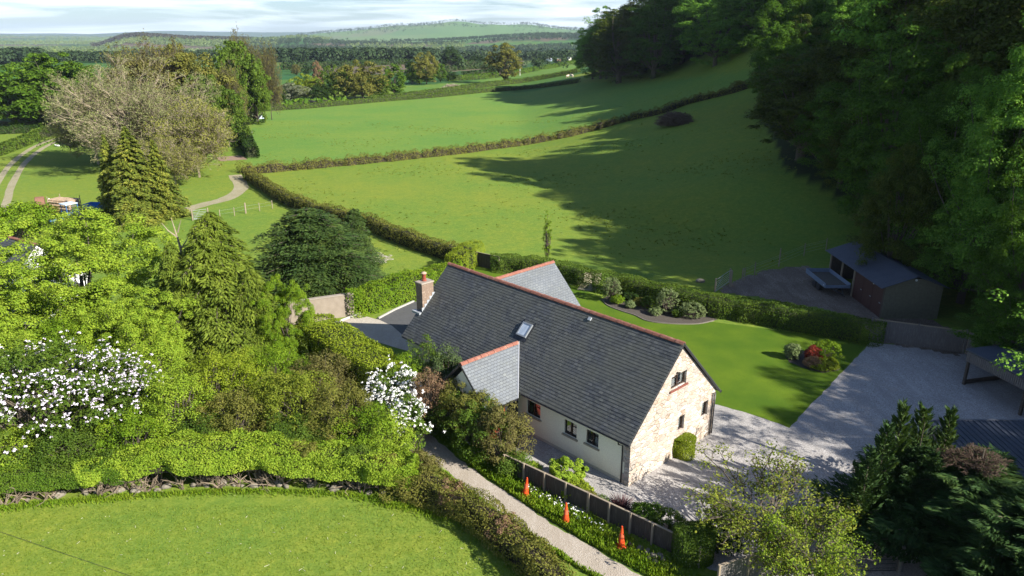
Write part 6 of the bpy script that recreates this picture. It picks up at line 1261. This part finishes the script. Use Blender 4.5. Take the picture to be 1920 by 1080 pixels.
bt_ = empty('blue_trailer', at(184, 399), 1.45, 'bright blue tipping trailer in the yard', 'trailer'); BB = mat('bright_blue_paint', (.015, .20, .55), (.012, .16, .45), 4, .4)
tbx = MB(); tbx.box(-.8, .8, -1.35, 1.35, .6, .66).box(-.84, -.8, -1.35, 1.35, .6, 1.15).box(.8, .84, -1.35, 1.35, .6, 1.15).box(-.8, .8, 1.31, 1.35, .66, 1.15).box(-.8, .8, -1.35, -1.31, .66, 1.15); tbx.build('body', BB, bt_)
for sx in (-.86, .86): MB().lathe([(.1, -.09), (.31, -.09), (.31, .09), (.1, .09)], (sx, 0, .31), 16, axis='x').build('wheel', BLACK, bt_)
MB().bar((0, -1.35, .55), (0, -2.2, .5), .08).build('drawbar', BLACK, bt_)
tag(MB().lathe([(.05, -.5), (.72, -.5), (.78, -.42), (.78, .42), (.72, .5), (.05, .5)], (0, 0, .78), 22, axis='x').build('cable_drum', mat('rusty_bale', (.24, .12, .08), (.16, .08, .05), 5), loc=at(78, 392), rz=.5), 'rusty brown round drum at the left of the yard', 'drum')
tag(MB().box(-.7, .7, -.5, .5, 0, .95).box(-.62, .62, -.42, .42, .951, 1.0).build('black_crate', BLACK, bevel=.02, loc=at(152, 407), rz=.3), 'black crate between tractor and blue trailer', 'crate')
tag(MB().lathe([(.05, -.6), (.5, -.6), (.56, -.5), (.56, .5), (.5, .6), (.05, .6)], (0, 0, .56), 18, axis='x').build('white_wrapped_bale', WH, loc=at(214, 407), rz=.9), 'white wrapped bale at the foot of the spruce', 'bale')
tag(MB().bar((0, 0, 0), (.1, 0, 1.5), .18, .03).build('leaning_board', WH, loc=at(95, 394)), 'white board leaning beside the rusty drum', 'board')
# troughs and animals
def trough(p, w, d, h, m, label, rz=.3):
    o = empty('feed_trough', p, rz, label, 'trough', 'troughs in the second field'); MB().box(-w / 2, w / 2, -d / 2, d / 2, h * .5, h * .55).box(-w / 2, w / 2, -d / 2, -d / 2 + .04, h * .55, h).box(-w / 2, w / 2, d / 2 - .04, d / 2, h * .55, h).box(-w / 2, -w / 2 + .04, -d / 2 + .04, d / 2 - .04, h * .55, h).box(w / 2 - .04, w / 2, -d / 2 + .04, d / 2 - .04, h * .55, h).build('tray', m, o)
    for x in (-w / 2 + .1, w / 2 - .1):
        for y in (-d / 2 + .08, d / 2 - .08): MB().box(x - .04, x + .04, y - .04, y + .04, 0, h * .5).build('leg', GALV, o)
trough(at(490, 227), 2.2, 1.1, 1.25, mat('pale_blue_tin', (.55, .66, .74), (.5, .6, .68), 3, .5), 'pale blue metal feeder at the near corner of the second field'); trough(at(466, 252), 1.8, .6, .7, GALV, 'low grey trough left of the second field')
def beast(p, L, col, label, cat, lying=False, rz=0.0, group=None):
    """sheep or cow: one skinned body"""
    h = L * .62; leg = 0 if lying else h * .5; bz = leg + L * .17
    V = [(-.38, 0, bz), (0, 0, bz - .01 * L), (.32, 0, bz + .02 * L), (.50, 0, bz + .14 * L), (.64, 0, bz + .14 * L)]; Rv = [.15, .19, .16, .085, .06]; E = [(0, 1), (1, 2), (2, 3), (3, 4)]
    V = [(a * L, b, c) for a, b, c in V]; Rv = [r * L for r in Rv]
    if not lying:
        for bi, x in ((0, -.36), (2, .3)):
            for s in (-1, 1): n0 = len(V); V += [(x * L, s * .10 * L, leg * .9), (x * L + .01 * L, s * .10 * L, leg * .45), (x * L, s * .10 * L, .01)]; Rv += [.06 * L, .03 * L, .03 * L]; E += [(bi, n0), (n0, n0 + 1), (n0 + 1, n0 + 2)]
    n0 = len(V); V += [(-.5 * L, 0, bz - .05 * L)]; Rv += [.025 * L]; E += [(0, n0)]
    me = bpy.data.meshes.new(cat); me.from_pydata(V, E, []); o = link(cat, me, mat('hide_%d' % int(col[0] * 100), col, tuple(c * .85 for c in col), 5), loc=p, rz=rz)
    sk_ = o.modifiers.new('skin', 'SKIN')
    if not me.skin_vertices: me.attributes.new('skin', 'FLOAT', 'POINT') if False else None
    bm = bmesh.new(); bm.from_mesh(me); ly = bm.verts.layers.skin.verify()
    for i, v in enumerate(bm.verts): v[ly].radius = (Rv[i], Rv[i]); v[ly].use_root = (i == 1)
    bm.to_mesh(me); bm.free(); sb_ = o.modifiers.new('sub', 'SUBSURF'); sb_.levels = 1; sb_.render_levels = 1
    return tag(o, label, cat, group)
beast(at(134, 274), 1.7, (.02, .02, .02), 'black cow lying near the farm track end', 'cow', True, .3); beast(at(108, 275), 1.2, (.75, .73, .68), 'white sheep lying left of the black cow', 'sheep', True, 2.8); beast(at(146, 267), .9, (.75, .73, .68), 'small white sheep behind the black cow', 'sheep', True, .6)
beast(at(120, 273), 1.0, (.05, .045, .04), 'dark lamb between the white sheep and the black cow', 'sheep', False, .6)
beast(at(1064, 146), 1.9, (.62, .48, .38), 'pale cow standing by the wood corner, left', 'cow', False, .8); beast(at(1072, 145), 1.9, (.66, .54, .45), 'pale cow standing by the wood corner, right', 'cow', False, 2.3)
beast(at(519, 199), 2.2, (.02, .02, .022), 'black cow beyond the straight hedge, left', 'cow', False, .2); beast(at(587, 197), 2.2, (.02, .02, .022), 'black cow beyond the straight hedge, right', 'cow', False, 3.0)
# dark wheelbarrow on the shaded drive
wb = empty('wheelbarrow', Vector((15.9, 26.9, .012)), .6, 'dark wheelbarrow standing on the shaded gravel drive', 'wheelbarrow'); DKW = mat('dark_barrow', (.03, .035, .03), (.05, .05, .045), 4)
m_ = MB(); m_.add([(-.3, -.45, .55), (.3, -.45, .55), (.3, .45, .6), (-.3, .45, .6), (-.18, -.3, .3), (.18, -.3, .3), (.18, .25, .3), (-.18, .25, .3)], [(4, 5, 6, 7), (0, 4, 7, 3), (1, 2, 6, 5), (0, 1, 5, 4), (3, 7, 6, 2)]); m_.build('tray', DKW, wb)
for sx in (-.22, .22): MB().tube([(sx * .3, .62, .2), (sx, 0, .28), (sx * 1.2, -.95, .52)], .018, 6).build('handle', DKW, wb); MB().tube([(sx, -.3, .28), (sx, -.38, 0)], .015, 6).build('leg', DKW, wb)
MB().lathe([(.05, -.04), (.18, -.05), (.2, 0), (.18, .05), (.05, .04)], (0, .62, .2), 16, axis='x').build('wheel', BLACK, wb)
# cable sagging across the near field
ca = at(-40, 985); cb_ = at(300, 1100); tag(MB().tube([ca + Vector((0, 0, .05)), ca.lerp(cb_, .5) + Vector((0, 0, .04)), cb_ + Vector((0, 0, .05))], .007, 5).build('cable', BLACK), 'thin dark cable lying across the near lawn field', 'cable')
# caravans and sheds by the far wood corner
for k, (px, py, w, col, lb) in enumerate([(1030, 116, 8, (.35, .4, .5), 'blue grey shed left of the caravans'), (1048, 117, 6, (.4, .24, .16), 'brown shed between the caravans'), (1057, 111, 6, (.8, .8, .8), 'white caravan, uppermost at the wood corner'), (1066, 114, 9, (.75, .7, .58), 'long cream caravan in the row below'), (1076, 113, 6, (.7, .68, .6), 'cream caravan nearest the wood'), (1072, 108, 7, (.4, .3, .26), 'brown roofed hut behind the caravans')]):
    o = empty('caravan', at(px, py), 1.2 + .2 * k, lb, 'caravan', 'caravans and huts at the far wood corner'); MB().box(-w / 2, w / 2, -1.4, 1.4, .5, 2.8).build('body', mat('caravan_%d' % k, col, tuple(c * .9 for c in col), .5), o, bevel=.15)
    MB().box(-w / 2 - .1, w / 2 + .1, -1.5, 1.5, 2.81, 3.0).build('roof', mat('caravan_roof_%d' % (k % 2), (.5, .5, .52) if k % 2 else (.3, .24, .22), (.4, .4, .42) if k % 2 else (.24, .2, .18), 1), o)
    for x in (-w * .25, w * .2): MB().box(x - .5, x + .5, -1.43, -1.402, 1.5, 2.2).build('window', MC['dark_pane'], o)
tag(MB().tube([(0, 0, 0), (0, 0, 9)], [.12, .08], 6).build('white_pole', WH, loc=at(975, 142)), 'thin white pole right of the lone round tree', 'pole')
# ================================================================== FAR WOODS AND HAZE
def far_wood(name, label, px0, px1, Y0, Y1, n, m, h=(8, 12), seed=1, cards=50, patchy=0.0, cs=.6):
    rng = np.random.default_rng(seed); px = rng.uniform(px0, px1, n); Y = np.sqrt(rng.uniform(Y0 ** 2, Y1 ** 2, n)); X = (px - 960) / F * (Y * math.cos(PITCH) + 6)
    if patchy > 0: k = np.sin(X / 190 + 1.7 * np.sin(Y / 140 + seed)) + 1.3 * np.sin(Y / 55 + .8 * np.sin(X / 120 + seed)) + rng.normal(size=n) * .35; ok_ = k > np.quantile(k, patchy); X = X[ok_]; Y = Y[ok_]
    n = len(X); H = rng.uniform(*h, n); Rr = H * rng.uniform(.34, .5, n); Z = T(X, Y); idx = np.repeat(np.arange(n), cards); K = len(idx); d = rdir(rng, K); d[:, 2] = np.abs(d[:, 2]) * rng.choice([1, 1, 1, -.6], K)
    rr = rng.uniform(.6, 1, K) ** .5; P = np.stack([X[idx] + d[:, 0] * Rr[idx] * rr, Y[idx] + d[:, 1] * Rr[idx] * rr, Z[idx] + H[idx] * (.5 + .5 * d[:, 2] * rr)], 1)
    N = unit(d + rdir(rng, K) * .5 + np.array([0, 0, .3])); s = Rr[idx] * .85 * cs
    tag(link(name, npmesh(name, leaves(rng, P, N, 1.0, .8) if False else leafdir(P, np.cross(N, rdir(rng, K)), N, s, s * .8), 4), m), label, 'woodland', kind='stuff')
FD = leafmat('far_dark_wood', (0.0182, 0.0364, 0.0156), (0.0338, 0.0598, 0.0234), (0.0585, 0.0845, 0.0338), nscale=.008, trans=.1)  # cloud shadow over the middle distance is put into this dark leaf colour
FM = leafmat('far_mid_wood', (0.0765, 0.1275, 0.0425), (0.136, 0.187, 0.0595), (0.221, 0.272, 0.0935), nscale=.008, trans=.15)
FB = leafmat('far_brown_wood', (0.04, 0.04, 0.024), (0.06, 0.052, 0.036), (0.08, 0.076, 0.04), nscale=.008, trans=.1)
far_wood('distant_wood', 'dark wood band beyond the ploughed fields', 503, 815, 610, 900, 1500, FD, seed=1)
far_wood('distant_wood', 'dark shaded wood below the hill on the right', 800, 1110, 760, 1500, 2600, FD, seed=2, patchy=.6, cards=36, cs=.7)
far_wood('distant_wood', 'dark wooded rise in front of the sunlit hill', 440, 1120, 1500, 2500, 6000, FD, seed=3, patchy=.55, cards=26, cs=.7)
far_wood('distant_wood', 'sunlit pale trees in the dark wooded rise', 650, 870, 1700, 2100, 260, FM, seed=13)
far_wood('distant_wood', 'dark wood at the far left beyond the green field', -60, 85, 560, 640, 330, FD, seed=4)
far_wood('distant_wood', 'dark wood above the big oak group', 90, 330, 600, 700, 420, FD, seed=5, h=(6, 9))
far_wood('distant_wood', 'dark wood line running up to the right', 230, 500, 760, 900, 500, FD, seed=6, patchy=.3)
far_wood('distant_wood', 'pale green wooded farmland at the left', -80, 520, 700, 2300, 9000, FM, seed=7, patchy=.62, cards=30, cs=.7)
far_wood('distant_wood', 'brownish wood on the low hill at the left', 170, 470, 2300, 2700, 2200, FB, seed=8, cards=26, cs=.8)
far_wood('distant_wood', 'scattered trees on the far plain', -80, 300, 2400, 6500, 3600, FM, seed=9, h=(10, 16), cards=14)
far_wood('distant_wood', 'trees scattered over the sunlit hill', 560, 1100, 4300, 5400, 2600, FD, seed=10, patchy=.55, cards=14, h=(12, 20))
far_wood('distant_wood', 'trees along the ridge left of the sunlit hill', 380, 620, 2300, 2700, 500, FM, seed=11, cards=18)
far_wood('distant_scrub', 'scattered small trees between the shaded fields', 500, 1090, 430, 700, 130, FD, seed=12, patchy=.2, h=(4, 8))
hz = NT('haze_air'); pv_ = hz.n('VolumePrincipled', Density=0.00006, Anisotropy=0.0); pv_.inputs['Color'].default_value = (0.66, 0.80, 1.0, 1)
hz.l(pv_.outputs[0], hz.o.inputs['Volume'])
tag(MB().box(-11500, 11500, -11500, 11500, -32, 175).build('haze', hz.m), 'thin blue air between the house and the hills', kind='stuff')
